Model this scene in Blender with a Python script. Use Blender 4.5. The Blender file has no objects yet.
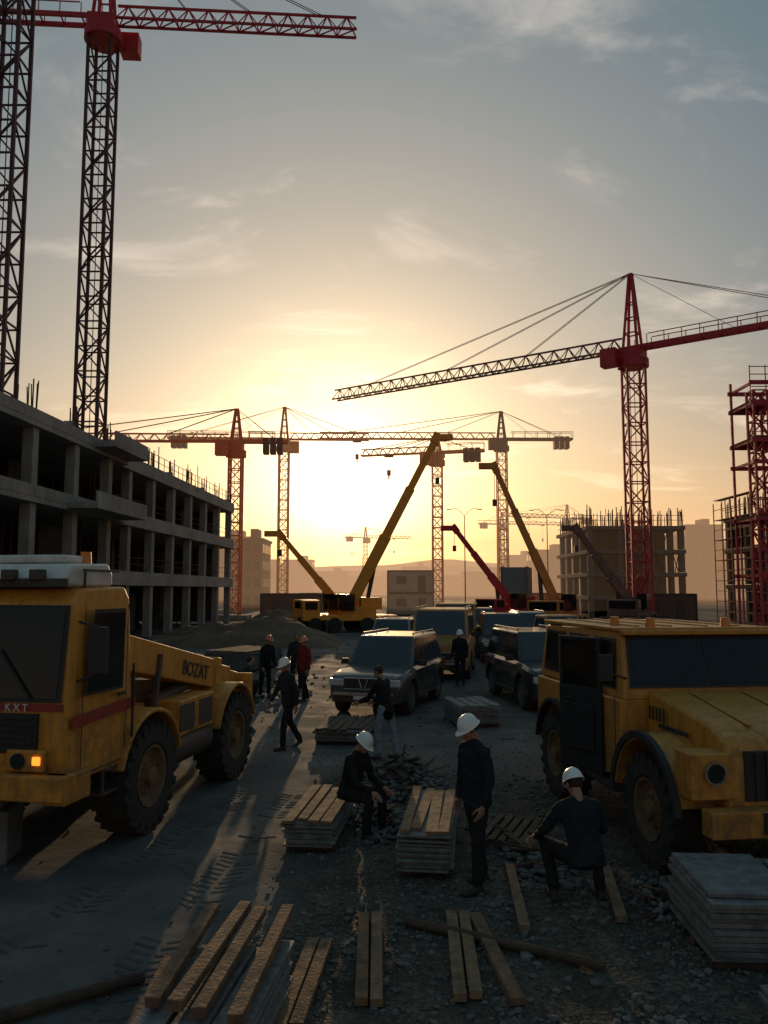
import bpy, bmesh, math, random
import numpy as np
from mathutils import Vector, Matrix, noise
R = random.Random(11)
scene = bpy.context.scene
rad = math.radians
V = Vector

# ------------------------------------------------------------------ materials
def mat(name, c1, c2=None, rough=0.8, metal=0.0, scale=3.0, bump=0.0, bscale=None,
        dirt=None, dirt_h=None, coat=0.0, spec=0.5, r2=None, grime=0.0):
    m = bpy.data.materials.new(name); m.use_nodes = True
    nt = m.node_tree; N = nt.nodes; L = nt.links
    b = N['Principled BSDF']
    b.inputs['Metallic'].default_value = metal
    b.inputs['Roughness'].default_value = rough
    b.inputs['Specular IOR Level'].default_value = spec
    b.inputs['Coat Weight'].default_value = coat
    tc = N.new('ShaderNodeTexCoord')
    c2 = c2 or tuple(x*0.7 for x in c1)
    n = N.new('ShaderNodeTexNoise'); n.inputs['Scale'].default_value = scale
    n.inputs['Detail'].default_value = 8; n.inputs['Roughness'].default_value = 0.65
    L.new(tc.outputs['Object'], n.inputs['Vector'])
    cr = N.new('ShaderNodeValToRGB')
    cr.color_ramp.elements[0].position = 0.35; cr.color_ramp.elements[1].position = 0.65
    cr.color_ramp.elements[0].color = (*c2, 1); cr.color_ramp.elements[1].color = (*c1, 1)
    L.new(n.outputs['Fac'], cr.inputs['Fac'])
    col = cr.outputs['Color']
    rr = N.new('ShaderNodeMapRange')
    rr.inputs['To Min'].default_value = min(1, (r2 if r2 is not None else rough+0.15)); rr.inputs['To Max'].default_value = rough
    L.new(n.outputs['Fac'], rr.inputs['Value']); rr.inputs['From Min'].default_value = .3; rr.inputs['From Max'].default_value = .7
    rough_out = rr.outputs['Result']
    if dirt is not None:
        if grime > 0:   # vertical run-off streaks
            mpg = N.new('ShaderNodeMapping'); mpg.inputs['Scale'].default_value = (9, 9, .8)
            L.new(tc.outputs['Object'], mpg.inputs['Vector'])
            ng = N.new('ShaderNodeTexNoise'); ng.inputs['Scale'].default_value = 1.6; ng.inputs['Detail'].default_value = 6
            L.new(mpg.outputs[0], ng.inputs['Vector'])
            rg = N.new('ShaderNodeValToRGB'); rg.color_ramp.elements[0].position = .45; rg.color_ramp.elements[1].position = .8
            rg.color_ramp.elements[1].color = (grime, grime, grime, 1)
            L.new(ng.outputs['Fac'], rg.inputs['Fac'])
            mg = N.new('ShaderNodeMixRGB'); L.new(rg.outputs['Color'], mg.inputs['Fac']); L.new(col, mg.inputs['Color1'])
            mg.inputs['Color2'].default_value = (dirt[0]*.8, dirt[1]*.8, dirt[2]*.8, 1); col = mg.outputs['Color']
        n2 = N.new('ShaderNodeTexNoise'); n2.inputs['Scale'].default_value = scale*2.3
        n2.inputs['Detail'].default_value = 10; n2.inputs['Roughness'].default_value = 0.75
        L.new(tc.outputs['Object'], n2.inputs['Vector'])
        sep = N.new('ShaderNodeSeparateXYZ'); L.new(tc.outputs['Object'], sep.inputs['Vector'])
        mr = N.new('ShaderNodeMapRange')
        mr.inputs['From Min'].default_value = 0; mr.inputs['From Max'].default_value = dirt_h or 2.0
        mr.inputs['To Min'].default_value = 0.28; mr.inputs['To Max'].default_value = -0.03
        L.new(sep.outputs['Z'], mr.inputs['Value'])
        ad = N.new('ShaderNodeMath'); ad.operation = 'ADD'
        L.new(n2.outputs['Fac'], ad.inputs[0]); L.new(mr.outputs['Result'], ad.inputs[1])
        r3 = N.new('ShaderNodeValToRGB')
        r3.color_ramp.elements[0].position = 0.54; r3.color_ramp.elements[1].position = 0.86
        L.new(ad.outputs[0], r3.inputs['Fac'])
        mx = N.new('ShaderNodeMixRGB'); L.new(r3.outputs['Color'], mx.inputs['Fac'])
        L.new(col, mx.inputs['Color1']); mx.inputs['Color2'].default_value = (*dirt, 1)
        col = mx.outputs['Color']
        ra = N.new('ShaderNodeMixRGB'); L.new(r3.outputs['Color'], ra.inputs['Fac'])
        L.new(rough_out, ra.inputs['Color1']); ra.inputs['Color2'].default_value = (.95, .95, .95, 1)
        rough_out = ra.outputs['Color']
    L.new(col, b.inputs['Base Color']); L.new(rough_out, b.inputs['Roughness'])
    if bump > 0:
        n3 = N.new('ShaderNodeTexNoise'); n3.inputs['Scale'].default_value = bscale or scale*6
        n3.inputs['Detail'].default_value = 8
        L.new(tc.outputs['Object'], n3.inputs['Vector'])
        bp = N.new('ShaderNodeBump'); bp.inputs['Strength'].default_value = bump
        bp.inputs['Distance'].default_value = 0.02
        L.new(n3.outputs['Fac'], bp.inputs['Height']); L.new(bp.outputs['Normal'], b.inputs['Normal'])
    return m

DIRT = (0.09, 0.06, 0.038)
M = {}
M['yellow'] = mat('yellow_paint', (.68, .29, .03), (.60, .24, .027), .42, scale=2, dirt=DIRT, dirt_h=2.3, bump=.04, grime=.5)
M['yellow2'] = mat('ochre_paint', (.60, .26, .033), (.50, .205, .03), .42, scale=2, dirt=DIRT, dirt_h=1.9, bump=.04, grime=.5)
M['yboom'] = mat('boom_orange_yellow', (.88, .32, .025), (.76, .26, .022), .45, scale=1)
M['red'] = mat('crane_red', (.50, .025, .035), (.38, .018, .028), .5, scale=1)
M['redor'] = mat('crane_orange_red', (.72, .13, .025), (.58, .09, .025), .5, scale=1)
M['cyel'] = mat('crane_ochre', (.66, .24, .035), (.52, .17, .03), .5, scale=1)
M['cgrey'] = mat('crane_weathered', (.22, .11, .085), (.13, .065, .055), .6, scale=1)
M['cdark'] = mat('crane_dark_steel', (.095, .03, .03), (.05, .018, .02), .6, scale=1)
M['white'] = mat('white_painted_metal', (.7, .68, .62), (.5, .48, .43), .5, scale=4)
M['helmet'] = mat('white_helmet_plastic', (.82, .82, .78), (.7, .69, .65), .3, scale=9)
M['helmety'] = mat('orange_helmet_plastic', (.65, .2, .08), (.5, .15, .06), .35, scale=9)
M['black'] = mat('black_plastic', (.018, .018, .02), (.03, .028, .026), .6, scale=5, dirt=DIRT, dirt_h=1.2)
M['steel'] = mat('dark_steel', (.06, .058, .055), (.10, .075, .055), .55, .3, scale=5, bump=.1)
M['chrome'] = mat('chrome_trim', (.6, .6, .6), (.45, .45, .45), .22, 1.0, scale=5)
M['rubber'] = mat('tyre_rubber', (.018, .017, .017), (.045, .037, .03), .85, scale=7, bump=.25, dirt=(.06, .045, .033), dirt_h=.5)
M['rim'] = mat('wheel_rim_paint', (.24, .13, .045), (.12, .075, .04), .6, scale=7, dirt=DIRT, dirt_h=1.0)
M['alloy'] = mat('alloy_rim', (.35, .35, .36), (.2, .2, .2), .35, .8, scale=7)
M['glass'] = mat('window_glass', (.008, .010, .011), (.013, .014, .015), .05, 0, scale=2, spec=.35, r2=.14)
M['glasscar'] = mat('car_window_glass', (.014, .016, .018), (.02, .022, .024), .05, 0, scale=2, spec=.8, r2=.14)
M['lampglass'] = mat('headlight_glass', (.55, .55, .52), (.4, .4, .38), .12, 0, scale=4)
M['redstripe'] = mat('red_stripe', (.35, .03, .02), (.25, .03, .02), .5, scale=4)
M['suvpaint'] = mat('grey_car_paint', (.085, .09, .088), (.06, .064, .063), .25, .5, scale=2, coat=.6, dirt=DIRT, dirt_h=1.3)
M['darkpaint'] = mat('black_car_paint', (.03, .034, .038), (.022, .024, .027), .25, .4, scale=2, coat=.6, dirt=DIRT, dirt_h=1.3)
M['doorshade'] = mat('shaded_door_side', (.02, .02, .022), (.014, .014, .015), .6, 0, scale=4)  # the door's shadow side put into its colour
M['silver'] = mat('silver_car_paint', (.28, .27, .25), (.2, .2, .19), .3, .6, scale=2, coat=.5, dirt=DIRT, dirt_h=1.3)
M['brownpaint'] = mat('ochre_van_paint', (.50, .23, .04), (.38, .17, .035), .35, .1, scale=2, coat=.3, dirt=DIRT, dirt_h=1.6, grime=.4)
M['concrete'] = mat('cast_concrete', (.38, .355, .32), (.25, .235, .215), .9, scale=.45, bump=.3, bscale=6, dirt=(.14, .12, .10), dirt_h=.2, grime=.75)
M['concrete_shade'] = mat('shaded_interior_concrete', (.075, .073, .07), (.05, .05, .048), .95, scale=.7, bump=.2, bscale=5)  # interior shade put into the colour, far darker than cast_concrete
M['block'] = mat('concrete_block', (.18, .17, .16), (.11, .105, .1), .9, scale=3, bump=.5)
M['rebar'] = mat('rusty_rebar', (.12, .05, .03), (.07, .035, .025), .8, scale=5)
M['rscaf'] = mat('red_primer_scaffold', (.34, .06, .035), (.2, .04, .03), .6, scale=3)
M['wood'] = mat('weathered_plank', (.24, .13, .065), (.10, .06, .036), .85, scale=6, bump=.6, bscale=30)
M['wood2'] = mat('pale_plank', (.29, .17, .085), (.14, .085, .05), .85, scale=7, bump=.5, bscale=30)
M['woodd'] = mat('dark_timber', (.11, .067, .04), (.055, .037, .026), .85, scale=6, bump=.5, bscale=25)
M['sheet'] = mat('stacked_sheet_material', (.20, .20, .19), (.10, .10, .098), .7, scale=8, bump=.4, bscale=30)
M['stone'] = mat('crushed_stone', (.18, .165, .145), (.075, .068, .06), .9, scale=3)
M['skin'] = mat('skin', (.36, .19, .12), (.3, .15, .095), .55, scale=20)
M['hair'] = mat('dark_hair', (.02, .014, .01), (.03, .02, .015), .7, scale=60, bump=.4, bscale=200)
M['eye'] = mat('eye_white', (.6, .58, .55), None, .2)
M['iris'] = mat('eye_iris', (.03, .018, .01), None, .2)
M['lip'] = mat('lips', (.25, .09, .07), None, .5)
def cloth(name, c, k=.65):
    return mat(name, c, tuple(x*k for x in c), .92, scale=14, bump=.35, bscale=70, spec=.2)
M['jack_navy'] = cloth('navy_jacket', (.022, .026, .033))
M['jack_blk'] = cloth('black_jacket', (.02, .02, .022))
M['jack_teal'] = cloth('slate_jacket', (.033, .04, .043))
M['jack_red'] = cloth('red_jacket', (.25, .03, .025))
M['pants_d'] = cloth('dark_trousers', (.022, .023, .026))
M['pants_j'] = cloth('faded_jeans', (.26, .31, .36))
M['boot'] = mat('work_boot_leather', (.03, .02, .014), (.05, .037, .025), .7, scale=20, bump=.2)
M['haze1'] = mat('distant_building_render', (.20, .15, .115), (.15, .11, .09), .9, scale=.1)
M['haze2'] = mat('distant_building_brown', (.18, .10, .07), (.13, .075, .055), .9, scale=.1)
M['hill'] = mat('distant_hill', (.12, .075, .05), (.08, .055, .04), .95, scale=.01)
M['teal'] = mat('teal_container_paint', (.05, .14, .17), (.04, .1, .12), .5, scale=1)
M['cream'] = mat('cream_cabin_paint', (.4, .34, .27), (.3, .25, .19), .6, scale=1)
def emis(name, c, s):
    m = bpy.data.materials.new(name); m.use_nodes = True
    b = m.node_tree.nodes['Principled BSDF']
    b.inputs['Base Color'].default_value = (*c, 1)
    b.inputs['Emission Color'].default_value = (*c, 1); b.inputs['Emission Strength'].default_value = s
    return m
M['amber'] = emis('amber_lamp', (1, .30, .03), 1.6)
M['amberoff'] = mat('amber_lens', (.75, .22, .03), (.6, .16, .02), .25)

# ------------------------------------------------------------------ mesh helpers
def T(c): return Matrix.Translation(V(c))
def box(bm, c, s, rot=None):
    m = T(c) @ (rot.to_4x4() if rot else Matrix()) @ Matrix.Diagonal((s[0], s[1], s[2], 1))
    return bmesh.ops.create_cube(bm, size=1, matrix=m)['verts']
def align(d):
    return V(d).normalized().to_track_quat('Z', 'Y').to_matrix()
def bar(bm, p1, p2, w, h=None):
    p1 = V(p1); p2 = V(p2); d = p2-p1
    if d.length < 1e-5: return
    q = align(d)
    box(bm, (p1+p2)/2, (w, h or w, d.length), q)
def cyl(bm, p1, p2, r1, r2=None, seg=16, cap=True):
    p1 = V(p1); p2 = V(p2); d = p2-p1
    m = T((p1+p2)/2) @ align(d).to_4x4()
    bmesh.ops.create_cone(bm, cap_ends=cap, cap_tris=False, segments=seg, radius1=r1,
                          radius2=r1 if r2 is None else r2, depth=d.length, matrix=m)
def ell(bm, c, r, M3=None, sub=3):
    m = T(c) @ (M3.to_4x4() if M3 else Matrix()) @ Matrix.Diagonal((r[0], r[1], r[2], 1))
    bmesh.ops.create_icosphere(bm, subdivisions=sub, radius=1, matrix=m)
def prism(bm, pts, x0, x1, hw=None):
    a = [bm.verts.new((x0 if hw is None else -hw(y, z), y, z)) for y, z in pts]
    b = [bm.verts.new((x1 if hw is None else hw(y, z), y, z)) for y, z in pts]
    n = len(pts)
    bm.faces.new(a); bm.faces.new(b[::-1])
    for i in range(n):
        bm.faces.new((a[i], b[i], b[(i+1) % n], a[(i+1) % n]))
def revolve(bm, prof, c, seg=32, axis='X'):
    rings = []
    for i in range(seg):
        a = 2*math.pi*i/seg
        ring = []
        for r, x in prof:
            if axis == 'X': p = (c[0]+x, c[1]+r*math.cos(a), c[2]+r*math.sin(a))
            else: p = (c[0]+r*math.cos(a), c[1]+r*math.sin(a), c[2]+x)
            ring.append(bm.verts.new(p))
        rings.append(ring)
    for i in range(seg):
        A = rings[i]; B = rings[(i+1) % seg]
        for j in range(len(prof)-1):
            try: bm.faces.new((A[j], A[j+1], B[j+1], B[j]))
            except Exception: pass
def empty(name, loc=(0, 0, 0), yaw=0):
    e = bpy.data.objects.new(name, None); e.location = loc; e.rotation_euler = (0, 0, yaw)
    e.empty_display_size = .3
    scene.collection.objects.link(e); return e
def obj(name, bm, m, parent=None, bevel=0.0, seg=2, smooth=True, ang=35, merge=False, loc=None, yaw=None):
    if merge: bmesh.ops.remove_doubles(bm, verts=bm.verts, dist=1e-5)
    bmesh.ops.recalc_face_normals(bm, faces=bm.faces)
    me = bpy.data.meshes.new(name); bm.to_mesh(me); bm.free()
    me.materials.append(m)
    if smooth:
        me.polygons.foreach_set('use_smooth', [True]*len(me.polygons))
        me.set_sharp_from_angle(angle=rad(ang))
    o = bpy.data.objects.new(name, me); scene.collection.objects.link(o)
    if bevel > 0:
        b = o.modifiers.new('bevel', 'BEVEL'); b.width = bevel; b.segments = seg
        b.limit_method = 'ANGLE'; b.angle_limit = rad(30); b.harden_normals = True
    if parent: o.parent = parent
    if loc: o.location = loc
    if yaw is not None: o.rotation_euler = (0, 0, yaw)
    return o
def panel(bm, A, B, C, D, u0, u1, v0, v1, off, th=.0):
    A, B, C, D = map(V, (A, B, C, D))
    n = (B-A).cross(D-A).normalized()
    f = lambda u, v: (A*(1-u)+B*u)*(1-v)+(D*(1-u)+C*u)*v+n*off
    bm.faces.new([bm.verts.new(f(u, v)) for u, v in ((u0, v0), (u1, v0), (u1, v1), (u0, v1))])
def text(name, s, size, m, parent, loc, rot, ext=.004):
    cu = bpy.data.curves.new(name, 'FONT'); cu.body = s; cu.size = size; cu.extrude = ext
    cu.offset = size*.02
    o = bpy.data.objects.new(name, cu); scene.collection.objects.link(o)
    dg = bpy.context.evaluated_depsgraph_get()
    me = bpy.data.meshes.new_from_object(o.evaluated_get(dg)); me.materials.clear(); me.materials.append(m)
    bpy.data.objects.remove(o)
    o = bpy.data.objects.new(name, me); scene.collection.objects.link(o)
    o.parent = parent; o.location = loc; o.rotation_euler = rot
    return o

# ------------------------------------------------------------------ wheels
def big_wheel(parent, c, r, w, side, rimmat, lugs=22):
    bt = bmesh.new()
    hw = w/2
    prof = [(r*.52, -hw*.75), (r*.6, -hw*.95), (r*.8, -hw), (r*.93, -hw*.9), (r*.96, -hw*.6), (r*.965, 0),
            (r*.96, hw*.6), (r*.93, hw*.9), (r*.8, hw), (r*.6, hw*.95), (r*.52, hw*.75)]
    revolve(bt, prof, c, 40)
    for i in range(lugs):
        for s in (-1, 1):
            a = 2*math.pi*(i+(.5 if s > 0 else 0))/lugs
            rm = Matrix.Rotation(a, 3, 'X')
            p = V(c)+rm @ V((s*hw*.5, 0, r*.955))
            tw = Matrix.Rotation(s*.45, 3, 'Z')
            box(bt, p, (hw*1.02, r*.12, r*.075), rm @ tw)
            p2 = V(c)+rm @ V((s*hw*.97, 0, r*.88))
            box(bt, p2, (hw*.09, r*.11, r*.17), rm)
    obj('tyre', bt, M['rubber'], parent)
    br = bmesh.new()
    x = side*hw
    prof = [(r*.53, x*.8), (r*.55, x*.92), (r*.5, x*.9), (r*.46, x*.6), (r*.36, x*.45), (r*.3, x*.62), (r*.17, x*.66),
            (r*.16, x*.98), (r*.1, x*1.02), (0.001, x*1.02)]
    revolve(br, prof, c, 32)
    for i in range(10):
        a = 2*math.pi*i/10
        p = V(c)+V((x*.62, math.cos(a)*r*.24, math.sin(a)*r*.24))
        cyl(br, p, p+V((side*.03, 0, 0)), r*.028, seg=6)
    obj('rim', br, rimmat, parent)

def car_wheel(parent, c, r, w, side):
    bt = bmesh.new(); hw = w/2
    prof = [(r*.6, -hw*.8), (r*.75, -hw), (r*.93, -hw*.93), (r, -hw*.7), (r, hw*.7), (r*.93, hw*.93), (r*.75, hw), (r*.6, hw*.8)]
    revolve(bt, prof, c, 32)
    obj('tyre', bt, M['rubber'], parent)
    br = bmesh.new(); x = side*hw
    revolve(br, [(r*.6, x*.8), (r*.6, x*.95), (r*.55, x*.9), (r*.53, x*.3), (.001, x*.3)], c, 28)
    cyl(br, V(c)+V((x*.3, 0, 0)), V(c)+V((x*.85, 0, 0)), r*.14, seg=14)
    for i in range(6):
        a = 2*math.pi*i/6
        d = V((0, math.cos(a), math.sin(a)))
        bar(br, V(c)+V((x*.75, 0, 0))+d*r*.1, V(c)+V((x*.8, 0, 0))+d*r*.57, .03, r*.15)
    obj('rim', br, M['alloy'], parent)

# ------------------------------------------------------------------ left yellow crane truck
def crane_truck(loc, yaw):
    E = empty('crane_truck', loc, yaw)
    r = .71
    for sx in (-1, 1):
        for y in (-1.5, 1.5):
            big_wheel(E, (sx*1.02, y, r), r, .5, sx, M['rim'])
    b = bmesh.new()
    for sx in (-1, 1): box(b, (sx*.42, -.4, .95), (.16, 5.6, .28))
    for y in (-2.6, -.6, .5, 2.2): box(b, (0, y, .94), (.75, .14, .2))
    for y in (-1.5, 1.5):
        cyl(b, (-.85, y, r), (.85, y, r), .11, seg=12)
        ell(b, (0, y, r), (.24, .26, .26), sub=2)
    for sx in (-1, 1):
        cyl(b, (sx*.95, -.75, .85), (sx*.95, .6, .85), .26, seg=18)
        box(b, (sx*1.0, -2.35, .72), (.35, .5, .04)); box(b, (sx*1.05, -2.35, 1.0), (.3, .45, .04))
        box(b, (sx*1.16, -2.58, .86), (.04, .04, .3)); box(b, (sx*1.16, -2.12, .86), (.04, .04, .3))
    obj('chassis', b, M['steel'], E, bevel=.012)
    b = bmesh.new()
    hw = lambda y, z: 1.22-(.10 if z > 2.9 else 0)-(.05 if y < -3.2 else 0)
    prism(b, [(-3.34, 1.0), (-3.40, 1.25), (-3.38, 1.85), (-3.22, 2.95), (-3.05, 3.12), (-2.1, 3.14), (-1.98, 3.0), (-1.95, 1.0)], -1.2, 1.2, hw)
    obj('cab', b, M['yellow'], E, bevel=.045, seg=3)
    b = bmesh.new(); f = bmesh.new()
    A, B_, C_, D_ = (-1.15, -3.385, 1.9), (1.15, -3.385, 1.9), (1.14, -3.235, 2.93), (-1.14, -3.235, 2.93)
    panel(f, A, B_, C_, D_, .02, .98, -.02, 1.0, .014)
    panel(b, A, B_, C_, D_, .045, .955, .02, .96, .022)
    for sx in (-1, 1):
        A, B_, C_, D_ = (sx*1.22, -3.2, 1.95), (sx*1.22, -2.1, 1.95), (sx*1.222, -2.1, 2.88), (sx*1.222, -3.06, 2.88)
        if sx < 0: A, B_, C_, D_ = B_, A, D_, C_
        u0, u1 = (.12, .80) if sx > 0 else (.20, .88)
        panel(f, A, B_, C_, D_, u0-.03, u1+.03, -.03, 1.0, .006)
        panel(b, A, B_, C_, D_, u0, u1, .01, .95, .012)
    obj('gasket_and_doorway_shade', f, M['black'], E, smooth=False)
    obj('windows', b, M['glass'], E, smooth=False)
    b = bmesh.new()
    for sx in (-1, 1):
        for y in (-3.16, -2.2): box(b, (sx*1.222, y, 2.0), (.006, .014, 1.85))
        box(b, (sx*1.222, -2.68, 1.075), (.006, .96, .014)); box(b, (sx*1.235, -2.33, 1.86), (.03, .16, .035))
        bar(b, (sx*1.2, -3.25, 2.75), (sx*1.5, -3.35, 2.7), .025); bar(b, (sx*1.2, -3.25, 2.1), (sx*1.5, -3.35, 2.2), .025)
        box(b, (sx*1.5, -3.35, 2.45), (.2, .07, .5))
        bar(b, (sx*1.26, -2.1, 1.2), (sx*1.26, -2.1, 2.2), .025)
    for x in (-.6, .1, .75):
        bar(b, (x, -3.43, 1.93), (x-.45, -3.36, 2.45), .02)
    box(b, (0, -3.41, 1.55), (1.7, .05, .42))
    for i in range(6): box(b, (0, -3.44, 1.39+i*.066), (1.62, .03, .026))
    box(b, (0, -3.3, 1.0), (2.3, .1, .25))
    obj('black_trim', b, M['black'], E, bevel=.006)
    b = bmesh.new()
    box(b, (0, -3.46, 1.0), (2.5, .2, .28))
    for sx in (-1, 1):
        box(b, (sx*1.12, -3.25, .98), (.3, .5, .32))
        box(b, (sx*.75, -3.44, 1.27), (.46, .08, .24))
    obj('bumper', b, M['yellow'], E, bevel=.03)
    b = bmesh.new()
    for sx in (-1, 1): cyl(b, (sx*.68, -3.47, 1.27), (sx*.68, -3.50, 1.27), .085, seg=20)
    obj('headlights', b, M['glasscar'], E)
    b = bmesh.new()
    for sx in (-1, 1): box(b, (sx*.9, -3.49, 1.28), (.09, .03, .09))
    obj('amber_indicator', b, M['amber'], E, bevel=.01)
    b = bmesh.new()
    for sx in (-1, 1):
        bar(b, (sx*1.226, -3.35, 1.66), (sx*1.226, -1.97, 1.72), .006, .13)
    box(b, (0, -3.408, 1.83), (2.26, .008, .08))
    obj('red_stripe', b, M['redstripe'], E)
    b = bmesh.new()
    prism(b, [(-3.2, 3.14), (-3.26, 3.22), (-3.12, 3.4), (-2.3, 3.42), (-2.2, 3.3), (-2.2, 3.14)], -.95, 1.0)
    box(b, (.35, -2.75, 3.46), (.9, .5, .1))
    obj('roof_air_unit', b, M['white'], E, bevel=.04, seg=3)
    b = bmesh.new()
    box(b, (0, -3.27, 3.18), (2.1, .06, .1))
    bar(b, (-1.1, -3.0, 3.14), (-1.1, -3.0, 3.38), .03); bar(b, (1.1, -3.0, 3.12), (1.1, -3.0, 3.34), .03)
    bar(b, (-1.1, -3.0, 3.36), (-1.1, -2.2, 3.36), .03); bar(b, (1.08, -3.0, 3.33), (1.08, -2.2, 3.33), .03)
    for x in (-.7, -.35, .35, .7): box(b, (x, -3.3, 3.27), (.16, .1, .12))
    obj('roof_rack', b, M['steel'], E, bevel=.01)
    b = bmesh.new()
    for x in (.8, -.8): cyl(b, (x, -2.5, 3.42), (x, -2.5, 3.56), .07, .06, seg=14)
    obj('roof_beacons', b, M['amberoff'], E)
    b = bmesh.new()
    box(b, (0, .75, 1.3), (2.2, 3.4, .22))
    for sx in (-1, 1):
        for yc in (-1.5, 1.5):
            pts = []
            n = 12
            for i in range(n+1):
                a = rad(15)+rad(150)*i/n
                pts.append((yc+math.cos(a)*.86, r+math.sin(a)*.86))
            for i in range(n, -1, -1):
                a = rad(15)+rad(150)*i/n
                pts.append((yc+math.cos(a)*.80, r+math.sin(a)*.80))
            prism(b, pts, sx*.76, sx*1.28)
        box(b, (sx*.98, .02, 1.28), (.42, 1.25, .5))
    box(b, (0, 2.45, 1.35), (2.3, .12, .55))
    box(b, (-.45, -1.35, 1.8), (1.3, 1.0, .9))
    obj('rear_body', b, M['yellow'], E, bevel=.025)
    b = bmesh.new()
    cyl(b, (0.1, .5, 1.4), (0.1, .5, 1.75), .55, seg=28)
    box(b, (-.6, .6, 1.75), (.9, 1.5, .6))
    cyl(b, (-1.0, -1.75, 1.2), (-1.0, -1.75, 3.0), .07, seg=12)
    for i in range(7): box(b, (-.45, -1.9+i*.15, 2.27), (1.1, .03, .04))
    for yy in (-.35, .32): box(b, (1.195, yy, 1.28), (.012, .5, .38))
    obj('engine_and_turntable', b, M['steel'], E, bevel=.012)
    b = bmesh.new()
    P1 = V((.72, -1.95, 2.35)); P2 = V((.72, 2.35, 1.52))
    d = (P2-P1); q = align(d)
    def sect(t0, t1, w, h):
        p = P1+d*t0; p2 = P1+d*t1
        box(b, (p+p2)/2, (w, h, (p2-p).length), q)
    sect(0, .78, .42, .46); sect(.7, .93, .34, .37); sect(.9, 1.04, .26, .28)
    sect(.75, .79, .5, .54); sect(.01, .05, .5, .54)
    obj('boom', b, M['yellow'], E, bevel=.02)
    b = bmesh.new()
    cyl(b, (.72, -.6, 1.5), (.72, .9, 1.65), .09, seg=14); cyl(b, (.45, -1.8, 1.0), (.45, -1.8, 2.5), .08, seg=12)
    cyl(b, (.9, -1.8, 1.0), (.9, -1.8, 2.4), .06, seg=12)
    cyl(b, (.6, 2.5, 1.36), (.86, 2.5, 1.36), .13, seg=18)
    for x in (.5, .94): bar(b, (x, -1.0, 1.0), (x, -.75, 2.2), .08)
    obj('hydraulics', b, M['steel'], E, bevel=.008)
    ang = math.atan2(P2.z-P1.z, P2.y-P1.y)
    text('lettering', 'BOZAT', .3, M['black'], E, (.72+.218, .0, 1.85), Matrix(((0, 0, 1), (math.cos(ang), -math.sin(ang), 0), (math.sin(ang), math.cos(ang), 0))).to_euler())
    text('front_lettering', 'K X T', .11, M['white'], E, (.45, -3.42, 1.79), (rad(90), 0, 0))
    text('roof_lettering', 'ROKXAT', .11, M['black'], E, (.2, -3.303, 3.15), (rad(90), 0, 0))
    return E
crane_truck((-3.95, 12.35, 0), rad(-10.7))

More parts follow.
